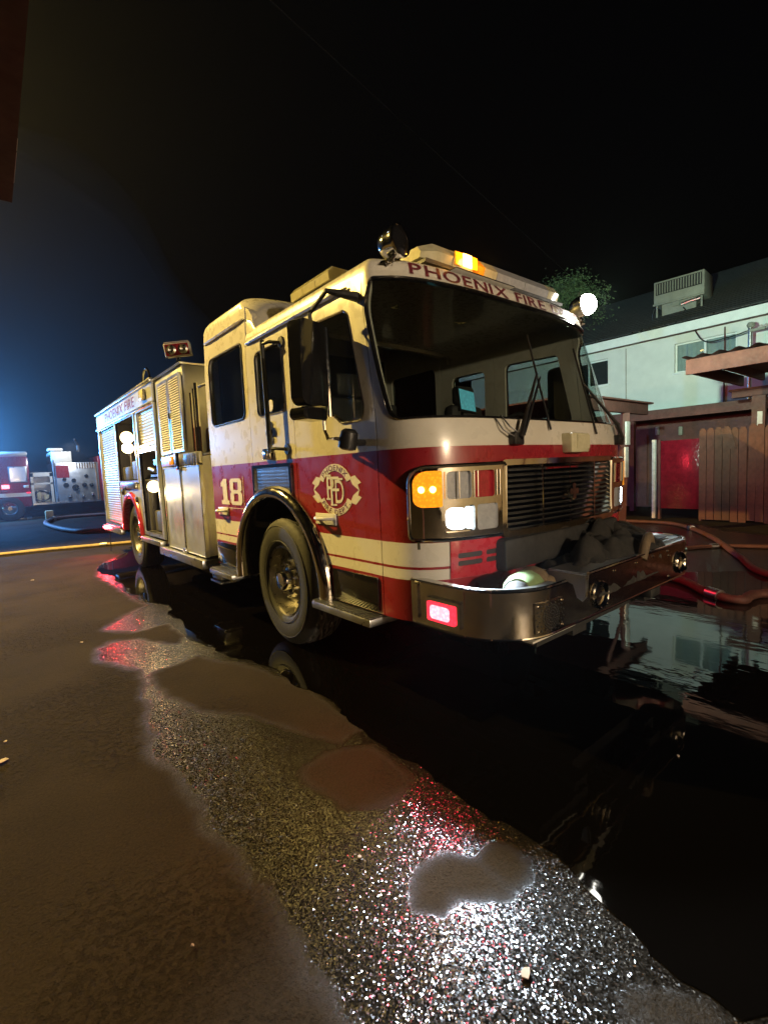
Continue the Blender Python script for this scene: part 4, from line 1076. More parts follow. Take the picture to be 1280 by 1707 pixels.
me.polygons.add(len(quads)); me.polygons.foreach_set('loop_start', np.arange(0, quads.size, 4, dtype='i4')); me.polygons.foreach_set('loop_total', np.full(len(quads), 4, dtype='i4'))
me.update(calc_edges=True)
at_ = me.attributes.new('wetness', 'FLOAT', 'POINT'); at_.data.foreach_set('value', np.maximum(wet, rw_ * .9).astype('f4'))
ground = bpy.data.objects.new('ground', me); COL.objects.link(ground); ground['kind'] = 'structure'

def asphalt():
    m, nt, N, L, P = newmat('patched asphalt, dry and damp')
    co = objco(nt)
    at = N.new('ShaderNodeAttribute'); at.attribute_name = 'wetness'
    nz = tex(nt, 'ShaderNodeTexNoise', 5, co, Detail=8, Roughness=.6)
    w = math_(nt, 'ADD', at.outputs['Fac'], math_(nt, 'MULTIPLY', math_(nt, 'SUBTRACT', nz.outputs[0], .5), .42))
    wet_ = ramp(nt, w, [(.38, (0, 0, 0)), (.62, (1, 1, 1))])
    big = tex(nt, 'ShaderNodeTexNoise', 1.3, co, Detail=7, Roughness=.62)
    fine = tex(nt, 'ShaderNodeTexNoise', 90, co, Detail=6, Roughness=.7)
    agg = tex(nt, 'ShaderNodeTexVoronoi', 210, co)
    dry = mixc(nt, .5, ramp(nt, big.outputs[0], [(.32, (.012, .0085, .005)), (.68, (.034, .0245, .0145))]), ramp(nt, fine.outputs[0], [(.3, (.006, .004, .0025)), (.7, (.046, .034, .021))]))
    wetc = ramp(nt, agg.outputs['Color'], [(.2, (.003, .0025, .002)), (.8, (.012, .010, .008))])
    L.new(mixc(nt, wet_, dry, wetc), P.inputs['Base Color'])
    L.new(ramp(nt, wet_, [(0, (.92,) * 3), (1, (.18,) * 3)]), P.inputs['Roughness'])
    L.new(ramp(nt, wet_, [(0, (.10,) * 3), (.75, (.12,) * 3), (1, (.42,) * 3)]), P.inputs['Specular IOR Level'])
    lumpn = tex(nt, 'ShaderNodeTexNoise', 34, co, Detail=7, Roughness=.62)
    lump = ramp(nt, lumpn.outputs[0], [(.30, (0, 0, 0)), (.50, (.75,) * 3), (.62, (.8,) * 3), (.75, (1, 1, 1))])
    patch = ramp(nt, tex(nt, 'ShaderNodeTexNoise', .9, co, Detail=3).outputs[0], [(.45, (.15,) * 3), (.62, (1,) * 3)])
    b0 = bump(nt, math_(nt, 'MULTIPLY', lump, patch), 1.0, .022)
    b1 = bump(nt, fine.outputs[0], 1.0, .009, b0)
    # every wet stone facet tilts its own way, so single stones catch single glints
    def vm(op, a, b=None):
        n = N.new('ShaderNodeVectorMath'); n.operation = op
        for k, v in enumerate((a, b)):
            if v is None: continue
            if isinstance(v, tuple): n.inputs[k].default_value = v
            else: L.new(v, n.inputs[k])
        return n
    geo = N.new('ShaderNodeNewGeometry')
    mixn = N.new('ShaderNodeMix'); mixn.data_type = 'VECTOR'; L.new(wet_, mixn.inputs[0]); L.new(b1, mixn.inputs[4]); L.new(geo.outputs['Normal'], mixn.inputs[5])
    v = vm('SUBTRACT', agg.outputs['Color'], (.5, .5, .5)).outputs[0]
    v2 = vm('MULTIPLY', v, vm('ABSOLUTE', v).outputs[0]).outputs[0]
    sc = N.new('ShaderNodeVectorMath'); sc.operation = 'SCALE'; L.new(v2, sc.inputs[0]); L.new(math_(nt, 'MULTIPLY', wet_, 1.15), sc.inputs['Scale'])
    L.new(vm('NORMALIZE', vm('ADD', mixn.outputs[1], sc.outputs[0]).outputs[0]).outputs[0], P.inputs['Normal'])
    return m
me.materials.append(asphalt())

def watermat():
    m, nt, N, L, P = newmat('standing water on asphalt')
    co = objco(nt)
    P.inputs['Base Color'].default_value = (.0015, .0012, .001, 1); L.new(ramp(nt, tex(nt, 'ShaderNodeTexNoise', 1.1, co, Detail=4).outputs[0], [(.42, (.012,) * 3), (.75, (.085,) * 3)]), P.inputs['Roughness'])
    P.inputs['IOR'].default_value = 1.33; P.inputs['Specular IOR Level'].default_value = .5
    mp = N.new('ShaderNodeMapping'); mp.inputs['Scale'].default_value = (1, .35, 1); mp.inputs['Rotation'].default_value = (0, 0, R(-25)); L.new(co, mp.inputs[0])
    n = tex(nt, 'ShaderNodeTexNoise', 5.5, mp.outputs[0], Detail=3, Roughness=.5)
    n2 = tex(nt, 'ShaderNodeTexNoise', .8, co, Detail=2)
    hh = math_(nt, 'MULTIPLY', n.outputs[0], ramp(nt, n2.outputs[0], [(.35, (.15,) * 3), (.65, (1,) * 3)]))
    L.new(bump(nt, hh, .10, .03), P.inputs['Normal'])
    return m
M['water'] = watermat()
q = MB(); vs_, fs_ = cdt(gpoly_noise(PUD, .05, .045, 3), [gpoly_noise(h, .05, .03, 5 + i) for i, h in enumerate(PHOLE)], .35)
q.add([(a, b, .004) for a, b in vs_], fs_)
pud = q.build('puddle', M['water'], None, ang=0); pud['kind'] = 'structure'

# ================================================================== hoses
M['hose'] = simple('tan canvas hose', (.34, .25, .14), .75, var=.25, scale=14, bumps=.3, bscale=160)
M['hose_red'] = simple('rust red hose', (.085, .03, .02), .7, var=.25, scale=14, bumps=.3, bscale=160)
def catmull(pts, n=10):
    P = [Vector(p) for p in pts]; P = [P[0] * 2 - P[1]] + P + [P[-1] * 2 - P[-2]]; out = []
    for i in range(1, len(P) - 2):
        for k in range(n):
            t = k / n; out.append(.5 * ((2 * P[i]) + (P[i + 1] - P[i - 1]) * t + (2 * P[i - 1] - 5 * P[i] + 4 * P[i + 1] - P[i + 2]) * t * t + (-P[i - 1] + 3 * P[i] - 3 * P[i + 1] + P[i + 2]) * t ** 3))
    return out + [P[-2]]
def hose(name, pts, r, mat, label):
    pth = catmull([(x, y, r * .8) for x, y in pts], 12); q = MB().tube(pth, [r * (1 + .05 * math.sin(i * .9) + .04 * math.sin(i * 2.3)) for i in range(len(pth))], 12)
    q.v = [(x, y, z * .85 + .004) for x, y, z in q.v]
    o = q.build(name, mat, None, ang=60)
    k = len(pth) * 2 // 5; MB().tube([pth[k], pth[k] + (pth[k + 1] - pth[k]).normalized() * r * 3], r * 1.25, 12).build('coupling', M['alum'], o)
    return tag(o, label, 'hose', 'hose lines lying on the ground')
hose('fire_hose', [(-9, 9.9), (-3.0, 9.4), (-1.6, 9.1), (-.65, 8.8), (.6, 8.5), (2.5, 8.7), (6, 9.4)], .045, M['hose'], 'straight yellowish hose crossing the asphalt behind the parked engine')
hose('supply_hose', [(5, 16.5), (2.2, 19.5), (.4, 20.6), (-.95, 20.3), (-1.55, 17.6), (-1.25, 13.4), (-.5, 12.4), (1.5, 12.2), (4, 13)], .09, M['hose_red'], 'thick tan supply hose bent in a loop behind the engine')
hose('fire_hose', [(-8, 22.1), (-2.6, 22.3), (1.3, 23.0), (6, 23.5)], .06, M['hose'], 'pale yellow hose stretched along the ground by the distant engine')
hose('fire_hose', [(8.3, 2.6), (8.1, 1.4), (8.0, .3), (6.6, -.75), (4.8, -1.65), (3.8, -2.2), (3.0, -3.6)], .045, M['hose_red'], 'rust coloured hose curving from the fence past the bumper end')
hose('fire_hose', [(4.2, -.6), (5.4, -1.0), (5.9, -1.72), (6.3, -3.4)], .035, M['hose_red'], 'thin dark red hose lying nearer the fence beyond the bumper')
hose('fire_hose', [(2.2, -.4), (3.0, -1.35), (2.55, -1.95), (2.45, -2.25), (2.9, -2.4), (3.6, -3.6)], .05, M['hose_red'], 'dark red hose snaking through the puddle edge in front of the bumper')

# ================================================================== gear lying on the bumper
M['cloth'] = simple('sooty black turnout cloth', (.009, .008, .007), .85, var=.5, scale=9, bumps=.5, bscale=50)
M['tanband'] = simple('tan cuff leather', (.12, .085, .05), .8, var=.4, scale=12, bumps=.3)
M['lime'] = simple('lime reflective band', (.17, .25, .11), .6, var=.12, scale=20)
coat = thing('turnout_coat', 'sooty black turnout coat heaped in the bumper well below the grille', 'coat', (0, -2.0, .66))
def heap(rows_, cols_, f): return MB().sheet([[f(i / (rows_ - 1), j / (cols_ - 1)) for j in range(cols_)] for i in range(rows_)])
from mathutils import noise as mnoise
def lump(u, v):
    x = -.50 + 1.22 * u; y = -.28 + .55 * v
    e = math.sin(math.pi * u) ** .45 * math.sin(math.pi * v) ** .45
    n = mnoise.fractal(Vector((x * 3.4, y * 5.5, 1.7)), 1.0, 2.0, 4); r_ = abs(mnoise.noise(Vector((x * 5 + 4, y * 8, 0))))
    h = e * (.20 + .05 * n + .15 * r_) + e * .07 * math.exp(-((u - .72) / .2) ** 2)
    return (x + .04 * n, y + .04 * n, h)
heap(60, 34, lump).build('folded_cloth', M['cloth'], coat, ang=70)
rnd = random.Random(4)
def crumple(cx, cy, cz, lx, ly, az, tilt, seed):
    """a rumpled flap of cloth with rolled folds"""
    def f(u, v):
        a, b = (u - .5) * lx, (v - .5) * ly
        w = mnoise.fractal(Vector((a * 5 + seed, b * 6, seed * .3)), .9, 2.1, 5)
        fold_ = abs(math.sin(7.5 * u + 2.2 * math.sin(3 * v + seed) + 1.4 * w))
        z = .075 * fold_ ** .7 + .05 * w - .10 * (abs(u - .5) * 2) ** 3 - .10 * (abs(v - .5) * 2) ** 4 + tilt * a
        ca, sa = math.cos(az), math.sin(az); a += .04 * w; b += .05 * fold_
        return (cx + a * ca - b * sa, cy + a * sa + b * ca, cz + z)
    return heap(46, 30, f)
for args in ((.02, -.08, .16, .46, .30, .3, .1, 1.3), (.42, -.12, .18, .52, .30, -.25, .12, 4.1), (.70, .0, .20, .34, .34, .9, .35, 7.7), (.22, .06, .19, .5, .26, .05, -.1, 9.2)):
    crumple(*args).build('cloth_flap', M['cloth'], coat, ang=80)
MB().tube(catmull([(.22, -.26, .12), (.30, -.25, .22), (.42, -.22, .25), (.50, -.20, .18), (.48, -.24, .09)], 6), .03, 9).build('cuff', M['tanband'], coat, ang=70)
roll = thing('glove_roll', 'rolled glove with a lime band lying in the bumper tray', 'glove', (-.86, -2.02, .62))
bandp = [(-.09 + .18 * t, -.10 + .05 * t, .14) for t in np.linspace(0, 1, 8)]
MB().tube(bandp, [.085, .10, .105, .105, .105, .105, .10, .09], 14).build('band', M['lime'], roll, ang=60)
MB().tube([(.085, -.05, .14), (.14, -.04, .15), (.20, -.02, .14), (.24, 0, .12)], [.095, .10, .085, .05], 12).tube([(.1, -.1, .14), (.17, -.12, .16), (.21, -.1, .13)], [.05, .045, .02], 8).build('glove', M['tanband'], roll, ang=60)
MB().tube([(-.14, -.12, .13), (-.09, -.10, .14)], [.06, .08], 12).build('cuff', M['cloth'], roll, ang=60)

# ================================================================== apartment block on the far side
M['stucco'] = simple('pale stucco', (.66, .66, .62), .9, var=.07, scale=2.5, bumps=.4, bscale=45)
M['fascia'] = simple('white painted fascia', (.74, .75, .73), .6, var=.08, scale=4)
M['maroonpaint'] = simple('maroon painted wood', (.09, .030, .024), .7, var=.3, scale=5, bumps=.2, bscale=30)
M['pinewood'] = simple('weathered cedar', (.105, .038, .022), .8, var=.4, scale=4, bumps=.3, bscale=24)
M['shingle'] = simple('dark shingles', (.018, .017, .016), .95, var=.4, scale=7, bumps=.5, bscale=30)
M['curtain'] = simple('pale curtain', (.48, .54, .60), .9, var=.1, scale=5)
M['metalbox'] = simple('dented beige metal', (.22, .22, .185), .6, var=.18, scale=3, bumps=.15, bscale=10)
M['pale'] = simple('chipped white paint', (.52, .46, .44), .8, var=.25, scale=8)
bld = thing('apartment_building', 'pale two storey apartment block floodlit behind the maroon carport', 'building', (12, 1.5, 0))
bl_ = lambda x, y, z: (x - 12, y - 1.5, z)
def B(mb, x0, x1, y0, y1, z0, z1, **k): return mb.box(x0 - 12, x1 - 12, y0 - 1.5, y1 - 1.5, z0, z1, **k)
def wmap(u, z, d=0.0): return (-d, -u - 1.5, z)        # u = -y on the wall plane x = 12
W1 = rect(-1.74, 3.76, -.30, 4.55); W2 = rect(-4.9, 3.76, -3.60, 4.55); W3 = rect(3.2, 3.76, 4.6, 4.55)
WALL = [(-9, 2.66), (14, 2.66), (14, 4.78), (-9, 4.78)]
panel('wall', WALL, [W1, W2, W3], wmap, M['stucco'], bld, th=.22, step=.8)
B(MB(), 12.0, 12.22, -14, 9, 0, 2.655).build('ground_floor_wall_shaded', M['maroonpaint'], bld)  # dark paint puts the porch's shade into this wall's colour
for (a, z0), _, (c, z1), _ in (W1, W2, W3):
    y0, y1 = -c, -a
    wd = B(B(MB(), 12.09, 12.13, y0, y1, z0, z0 + .04), 12.09, 12.13, y0, y1, z1 - .04, z1)
    for yy in (y0 + .02, (y0 + y1) / 2, y1 - .02): B(wd, 12.085, 12.135, yy - .022, yy + .022, z0 + .04, z1 - .04)
    wo = wd.build('window', M['fascia'], bld)
    for k in (0, 1):
        ya = y0 + .045 + k * (y1 - y0) / 2; yb = ya + (y1 - y0) / 2 - .09 + .02
        B(MB(), 12.105, 12.111, ya, yb, z0 + .04, z1 - .04).build('pane', M['glass'], wo)
    if a > -2 and a < 0:
        n = 40; rows = [[bl_(12.17 + .02 * math.sin(i * 1.9 + .6 * math.sin(i)), y0 + (y1 - y0) * i / n, z) for z in (z0, z1)] for i in range(n + 1)]
        MB().sheet(rows).build('curtain', M['curtain'], wo, ang=80)
    else:
        B(MB(), 12.16, 12.18, y0, y1, z0, z1).build('blind', M['darkgrey'], wo)
    B(MB(), 11.96, 12.02, y0 - .04, y1 + .04, z0 - .05, z0 - .005, bev=.006).build('sill', M['fascia'], wo)
B(MB(), 11.50, 11.53, -14, 9.2, 4.72, 4.96).build('fascia', M['fascia'], bld)
B(MB(), 11.53, 12.3, -14, 9.2, 4.785, 4.80).build('soffit', M['maroonpaint'], bld)
MB().tube([bl_(11.46, -14, 5.0), bl_(11.46, 9.2, 5.0)], .02, 6).build('roof_edge', M['alum'], bld)
rf = MB(); th_ = R(27)
X0, Z0 = 11.44, 4.965; X1, Z1 = 16.5, 4.965 + math.tan(th_) * (16.5 - 11.44)
ns = 26
for i in range(ns):               # overlapping courses
    t0, t1 = i / ns, (i + 1) / ns + .004
    xa, xb = X0 + (X1 - X0) * t0, X0 + (X1 - X0) * t1; za, zb = Z0 + (Z1 - Z0) * t0, Z0 + (Z1 - Z0) * t1
    rf.add([bl_(xa, -14.2, za + .03), bl_(xa, 9.4, za + .03), bl_(xb, 9.4, zb + .004), bl_(xb, -14.2, zb + .004), bl_(xa, -14.2, za), bl_(xa, 9.4, za)], [(0, 1, 2, 3), (4, 5, 1, 0)])
rf.build('roof', M['shingle'], bld, ang=0)
B(B(MB(), 12.2, 20, 8.8, 9, 0, 4.78), 12.2, 20, -14, -13.8, 0, 4.78).build('end_wall', M['stucco'], bld)
B(MB(), 12.0 - .012, 12.0, 3.05, 3.062, 2.66, 4.72).build('wall_joint', M['maroonpaint'], bld)
MB().tube([bl_(11.97, .55, 2.6), bl_(11.97, .55, 4.72)], .018, 6).build('wall_conduit', M['maroonpaint'], bld)
# porch roof along the ground floor
B(B(MB(), 10.6, 12.0, -14, 9, 2.52, 2.66), 10.55, 10.6, -14, 9, 2.44, 2.68).build('porch_roof', M['maroonpaint'], bld)
for y in (-6, -3.2, 2.3, 5.2): B(MB(), 10.62, 10.74, y - .06, y + .06, 0, 2.52).build('porch_post', M['maroonpaint'], bld)
for (y, z) in ((2.15, 2.2), (1.55, 2.15)): B(MB(), 11.90, 11.99, y - .05, y + .05, z - .12, z + .12, bev=.02).build('wall_lantern', M['metalbox'], bld)
for y in (2.9, -1.2): B(MB(), 11.96, 12.0, y - .45, y + .45, .05, 2.1).build('door', M['maroonpaint'], bld)

# evaporative cooler on the roof
cl = thing('evaporative_cooler', 'boxy beige evaporative cooler with a slatted side on the dark roof', 'cooler', (12.9, 1.95, 5.66))
cl.scale = (.86, .86, .86)
cl.rotation_euler = (0, 0, R(4))
MB().box(-.50, .50, -.85, .62, .22, .98, bev=.02).build('cabinet', M['metalbox'], cl)
cm = None
for i in range(17):
    y = -.74 + i * 1.25 / 16
    if cm is None: o = MB().box(-.53, -.502, -.014, .014, .56, .90).build('slat', M['metalbox'], cl); cm = o.data
    else: o = obj_from('slat', cm, cl)
    o.location = (0, y, 0)
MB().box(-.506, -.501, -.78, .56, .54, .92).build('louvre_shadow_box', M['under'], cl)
MB().box(-.56, -.50, -.87, .64, .20, .26, bev=.01).box(-.52, -.505, -.15, .05, .05, .24).box(-.4, .4, -.6, .4, -.2, .22).build('drip_pan', M['metalbox'], cl)
MB().tube([(-.5, -.75, .12), (-.5, -.45, .10), (-.5, -.2, .06)], .05, 10).tube([(-.45, .6, .2), (-.62, .62, -.1), (-.62, .62, -.42), (-.62, -.9, -.42)], .012, 6).build('pipework', M['alum'], cl)
MB().box(-.5, -.45, -.8, -.75, -.3, .2).box(-.5, -.45, .5, .55, -.3, .2).box(.4, .45, -.8, -.75, .0, .2).box(.4, .45, .5, .55, .0, .2).build('stand_leg', M['metalbox'], cl)
# service mast with drop cable
ms = thing('service_mast', 'thin electric service mast with insulators rising above the carport roof', 'mast', (11.3, -.15, 2.7))
MB().cyl((0, 0, 0), (0, 0, 1.72), .045).build('pipe', M['alum'], ms)
MB().lathe([(.06, 0), (.09, .05), (.07, .12), (.001, .14)], (0, 0, 1.72), (0, -.2, 1), 12).box(-.05, .05, -.3, .0, 1.62, 1.68).build('weather_head', M['metalbox'], ms)
MB().lathe([(.03, 0), (.05, .03), (.03, .06)], (0, -.2, 1.68), (0, 0, 1), 10).lathe([(.03, 0), (.05, .03), (.03, .06)], (0, -.3, 1.68), (0, 0, 1), 10).build('insulator', M['pale'], ms)
cb = MB().tube(catmull([(11.3, -.2, 4.38), (11.4, .35, 4.32), (11.45, .9, 4.40), (12.3, 1.55, 5.42), (12.5, 1.7, 5.62)], 8), .016, 6).build('service_cable', M['black'], None)
tag(cb, 'black cable drooping from the roof cooler to the service mast', 'cable')

# ================================================================== carports, fence, gate
cp = thing('carport', 'maroon carport with corrugated roof edge jutting in front of the pale block', 'carport', (7.4, -5.4, 0))
def C(mb, x0, x1, y0, y1, z0, z1, **k): return mb.box(x0 - 7.4, x1 - 7.4, y0 + 5.4, y1 + 5.4, z0, z1, **k)
rows = []
for i in range(260):
    y = -10.2 + (9.66 * i / 259); z = 3.045 + .022 * math.sin(i * math.pi / 3.2)
    rows.append([(x - 7.4, y + 5.4, z + .01 * (x - 5.9)) for x in (5.88, 9.0)])
m_ = MB().sheet(rows); rows2 = [[(x, y, z - .006) for x, y, z in r] for r in rows]; m_.sheet(rows2)
m_.build('corrugated_sheet', M['maroonpaint'], cp, ang=60)
C(MB(), 5.94, 6.0, -10.1, -.58, 2.77, 3.01, bev=.006).build('fascia_board', M['maroonpaint'], cp)
C(MB(), 6.0, 8.9, -.64, -.585, 2.80, 3.0).build('end_board', M['maroonpaint'], cp)
for i in range(8):
    y = -.95 - i * 1.2; C(MB(), 6.0, 8.9, y - .03, y + .03, 2.86, 3.0).build('rafter', M['maroonpaint'], cp)
C(MB(), 6.01, 8.9, -10.1, -.65, 3.0, 3.012).build('roof_boards', M['maroonpaint'], cp)
for y in (-4.0, -9.5): C(MB(), 6.1, 6.24, y - .07, y + .07, 0, 2.80).build('post', M['maroonpaint'], cp)
for y in (-3.2, -9.5): C(MB(), 8.7, 8.84, y - .07, y + .07, 0, 2.86).build('post', M['maroonpaint'], cp)
pg = thing('patio_frame', 'dark maroon patio beam and post standing above the picket fence', 'patio frame', (9.5, -.75, 0))
MB().box(-.1, .1, -8, .45, 2.63, 2.77, bev=.006).build('beam', M['maroonpaint'], pg)
MB().box(-.13, .13, -8, .50, 2.77, 2.81).build('cap', M['maroonpaint'], pg)
MB().box(-.07, .07, -.13, .10, 0, 2.63).build('post', M['maroonpaint'], pg)
MB().box(-.085, -.072, -.09, .0, 2.0, 2.30, bev=.004).build('reflector', M['pale'], pg)
cp2 = thing('ramada', 'maroon ramada frame with a braced slanted post beside the headlamp', 'ramada', (6.0, .6, 0))
MB().box(-1.6, 1.2, -.10, .0, 2.30, 2.50, bev=.006).box(-1.6, 1.25, -.18, 3.5, 2.50, 2.53).build('beam', M['maroonpaint'], cp2)
MB().tube([(.30, -.05, 2.30), (.10, -.05, 0)], .085, 4).build('post', M['maroonpaint'], cp2)
MB().tube([(-.45, -.05, 2.30), (.22, -.05, 1.62)], .035, 4).build('brace', M['maroonpaint'], cp2)
MB().box(.10, .26, -.16, -.135, 1.70, 2.13, bev=.005).box(.06, .2, -.16, -.135, 1.1, 1.66, bev=.005).build('white_plate', M['pale'], cp2)
for x, y in ((-1.5, 3.3), (1.1, 3.3)): MB().box(x - .07, x + .07, y - .07, y + .07, 0, 2.5).build('post', M['maroonpaint'], cp2)
fe = thing('picket_fence', 'reddish cedar picket fence below the patio beam', 'fence', (9.0, -2.4, 0))
fme = []
for k in range(4):
    w_ = .066; q = MB(); a = .002 * k
    q.add([(x, y, z) for x in (-.012, .012) for y, z in ((-w_, .04), (w_, .04), (w_, 1.96), (w_ * .5, 2.02 + a), (-w_ * .5, 2.02 + a), (-w_, 1.96))], [(5, 4, 3, 2, 1, 0), (6, 7, 8, 9, 10, 11)] + [(i, (i + 1) % 6, 6 + (i + 1) % 6, 6 + i) for i in range(6)])
    o = q.build('picket', M['pinewood'], fe, ang=0); fme.append(o.data); o.location = (0, 2.5 - k * .145, 0)
for i in range(4, 48):
    o = obj_from('picket', fme[i % 4], fe); o.location = (rnd.uniform(-.006, .006), 2.5 - i * .145, rnd.uniform(-.035, .025)); o.rotation_euler = (rnd.uniform(-.012, .012), 0, 0)
MB().box(.015, .055, -4.5, 2.55, .4, .49).box(.015, .055, -4.5, 2.55, 1.6, 1.69).build('rail', M['pinewood'], fe)
pl = MB().add([(-.03, .68, 1.55), (-.03, .83, 1.55), (-.03, 1.0, 1.98), (-.03, .80, 2.0), (-.015, .68, 1.55), (-.015, .83, 1.55), (-.015, 1.0, 1.98), (-.015, .80, 2.0)], [(0, 1, 2, 3), (7, 6, 5, 4), (0, 4, 5, 1), (1, 5, 6, 2), (2, 6, 7, 3), (3, 7, 4, 0)])
pl.v = [(x, y + 1.2, z) for x, y, z in pl.v]; pl.build('leaning_board', M['pinewood'], fe)
M['redplastic'] = simple('glossy red plastic', (.17, .008, .018), .14, var=.3, scale=10, bumps=1.0, bscale=22)
gt = thing('red_panel_screen', 'glossy crinkled red panel between the ramada post and the picket fence', 'panel', (9.1, .58, 0))
MB().box(-.03, .03, -.40, .40, .25, 1.82, bev=.01).build('sheet', M['redplastic'], gt)
MB().box(-.04, .04, -.45, -.40, 0, 1.85).box(-.04, .04, .40, .45, 0, 1.85).build('side_post', M['maroonpaint'], gt)
dp = MB().tube([(9.2, 1.17, .0), (9.2, 1.17, 1.86)], .05, 8).build('peeling_pole', M['pale'], None); tag(dp, 'thin pole with peeling white paint beside the red panel', 'pole')

# ================================================================== tree behind the cab
M['leaf'] = simple('green leaves', (.09, .14, .06), .6, var=.4, scale=3)
M['bark'] = simple('brown bark', (.09, .065, .045), .9, var=.3, scale=8, bumps=.6, bscale=30)
tr = thing('shade_tree', 'green tree crown showing over the cab roof beside the lit spotlight', 'tree', (10.1, 3.82, 0))
q = MB().tube(catmull([(0, 0, 0), (.06, .05, 1.2), (-.05, .0, 2.4), (.05, -.1, 5.3)], 5), [.17 - .10 * i / 15 for i in range(16)], 10)
for k in range(9):
    a = k * 2.4; L_ = rnd.uniform(.4, .8); z0 = 4.2 + .13 * k
    q.tube(catmull([(0, 0, z0), (math.cos(a) * L_ * .5, math.sin(a) * L_ * .5, z0 + .5), (math.cos(a) * L_, math.sin(a) * L_, z0 + .9)], 4), [.06 - .045 * i / 8 for i in range(9)], 6)
q.build('trunk', M['bark'], tr, ang=60)
lf = MB(); 
for c in range(70):
    a = rnd.uniform(0, 6.28); el = rnd.uniform(-.5, 1.3); rr = rnd.uniform(.5, 1.0)
    C0 = Vector((math.cos(a) * math.cos(el) * 1.0 * rr, math.sin(a) * math.cos(el) * 1.0 * rr, 5.85 + math.sin(el) * .75 * rr))
    for k in range(60):
        p_ = C0 + Vector((rnd.gauss(0, .17), rnd.gauss(0, .17), rnd.gauss(0, .14)))
        d_ = Vector((rnd.uniform(-1, 1), rnd.uniform(-1, 1), rnd.uniform(-1, .4))).normalized(); s_ = d_.orthogonal().normalized() * .022; L2 = rnd.uniform(.06, .11)
        lf.add([p_, p_ + d_ * L2 * .5 + s_, p_ + d_ * L2, p_ + d_ * L2 * .5 - s_], [(0, 1, 2, 3)])
lf.build('crown', M['leaf'], tr, ang=0)

# ================================================================== second engine far behind
en2 = thing('fire_engine', 'distant red fire engine seen side on with open pump panel and red lamp', 'fire engine', (-2.0, 22, 0))
def D(mb, x0, x1, z0, z1, y0=0, y1=.1, **k): return mb.box(x0 + 2.0, x1 + 2.0, y0, y1, z0, z1, **k)
D(MB(), -5.4, -1.62, .55, 2.75, 0, 2.4, bev=.12).build('cab', M['red'], en2)
for (a, b) in ((-4.9, -3.9), (-3.5, -2.65), (-2.35, -1.72)):
    wq = D(MB(), a, b, 1.62, 2.30, -.02, .0, bev=.008).build('cab_window', M['alum'], en2); D(MB(), a + .05, b - .05, 1.66, 2.26, -.026, -.02).build('pane', M['lens_grey'], wq)
D(MB(), -5.4, -1.62, 2.75, 2.95, .2, 2.2, bev=.08).build('cab_roof', M['cream'], en2)
D(MB(), -1.62, .95, .62, .70, -.05, 2.4).build('running_board', M['alum'], en2)
D(MB(), -1.60, -.85, .70, 2.0, .35, .5).build('open_bay_back', M['satin'], en2)
fq = D(D(D(MB(), -1.62, -1.52, .66, 2.0, .0, .12), -.93, -.83, .66, 2.0, .0, .12), -1.62, -.83, 1.84, 2.02, 0, .12); D(fq, -1.62, -.83, 1.50, 1.57, 0, .12); fq.build('bay_frame', M['cream'], en2)
D(D(MB(), -1.45, -1.3, .72, 1.25, .1, .3, bev=.03), -1.2, -1.0, .72, 1.05, .1, .3, bev=.03).build('stowed_packs', M['lens_clear'], en2)
MB().tube([(.75 + .28 * math.cos(a), .15, 1.0 + .22 * math.sin(a)) for a in [6.28 * i / 20 for i in range(20)]], .06, 8, closed=True).build('coiled_line', M['black'], en2)
D(MB(), -.80, .95, .66, 2.42, .0, 2.3, bev=.01).build('pump_panel', M['satin'], en2)
D(MB(), -.74, -.2, 1.75, 2.3, -.012, .0).build('red_placard', M['red'], en2)
D(MB(), -.80, -.05, 2.42, 2.92, .0, 2.2, bev=.01).build('crosslay_box', M['cream'], en2)
D(MB(), -.9, -.35, 2.94, 3.06, -.1, .5, bev=.04).build('roof_lamp', M['letter'], en2)
for (x, z, r_) in ((-.35, 1.42, .11), (-.05, 1.62, .09), (.0, 1.30, .14), (.35, 1.40, .10), (.62, 1.38, .09), (-.4, 1.68, .08), (.45, 1.8, .08)):
    MB().lathe([(.001, .05), (r_ * .9, .05), (r_, .0)], (x + 2.0, -.005, z), (0, -1, 0), 18).build('gauge', M['black'], en2)
gq = MB()
for (x, z, r_) in ((.05, 1.28, .075), (.62, 1.42, .05), (.36, 1.42, .05)): gq.lathe([(.001, .16), (r_ * .9, .15), (r_, .0)], (x + 2.0, -.01, z), (0, -1, 0), 18)
for i in range(8): D(gq, .1 + i * .1, .14 + i * .1, 2.15, 2.40, -.05, 0)
gq.build('valves', M['chrome'], en2)
D(MB(), .95, 5.2, .62, 2.7, 0, 2.4, bev=.02).build('rear_body', M['red'], en2)
for x in (-2.42, 3.2):
    q = MB().lathe([(.001, 0), (.27, .0), (.29, .03), (.40, .04), (.50, .02), (.53, -.04), (.53, -.28), (.4, -.3)], (x + 2.0, 0.02, .53), (0, -1, 0), 40); wq = q.build('wheel', M['rubber'], en2)
    q = MB().lathe([(.001, .035), (.08, .035), (.1, .01), (.22, .0), (.27, .03)], (x + 2.0, 0.018, .53), (0, -1, 0), 30)
    for i in range(8): q.lathe([(.02, .03), (.001, .035)], (x + 2.0 + .17 * math.cos(i * .785), .01, .53 + .17 * math.sin(i * .785)), (0, -1, 0), 8)
    q.build('rim', M['chrome'], wq)
D(MB(), -2.62, -2.36, 1.38, 1.54, -.04, .0, bev=.03).build('side_lamp', M['e_red_hot'], en2)
D(MB(), -1.88, -1.70, 1.38, 1.50, -.02, .0, bev=.02).build('shield_sticker', M['letter'], en2)
D(MB(), -1.80, -1.66, 1.15, 1.20, -.03, .0, bev=.01).build('marker_lamp', M['e_red'], en2)
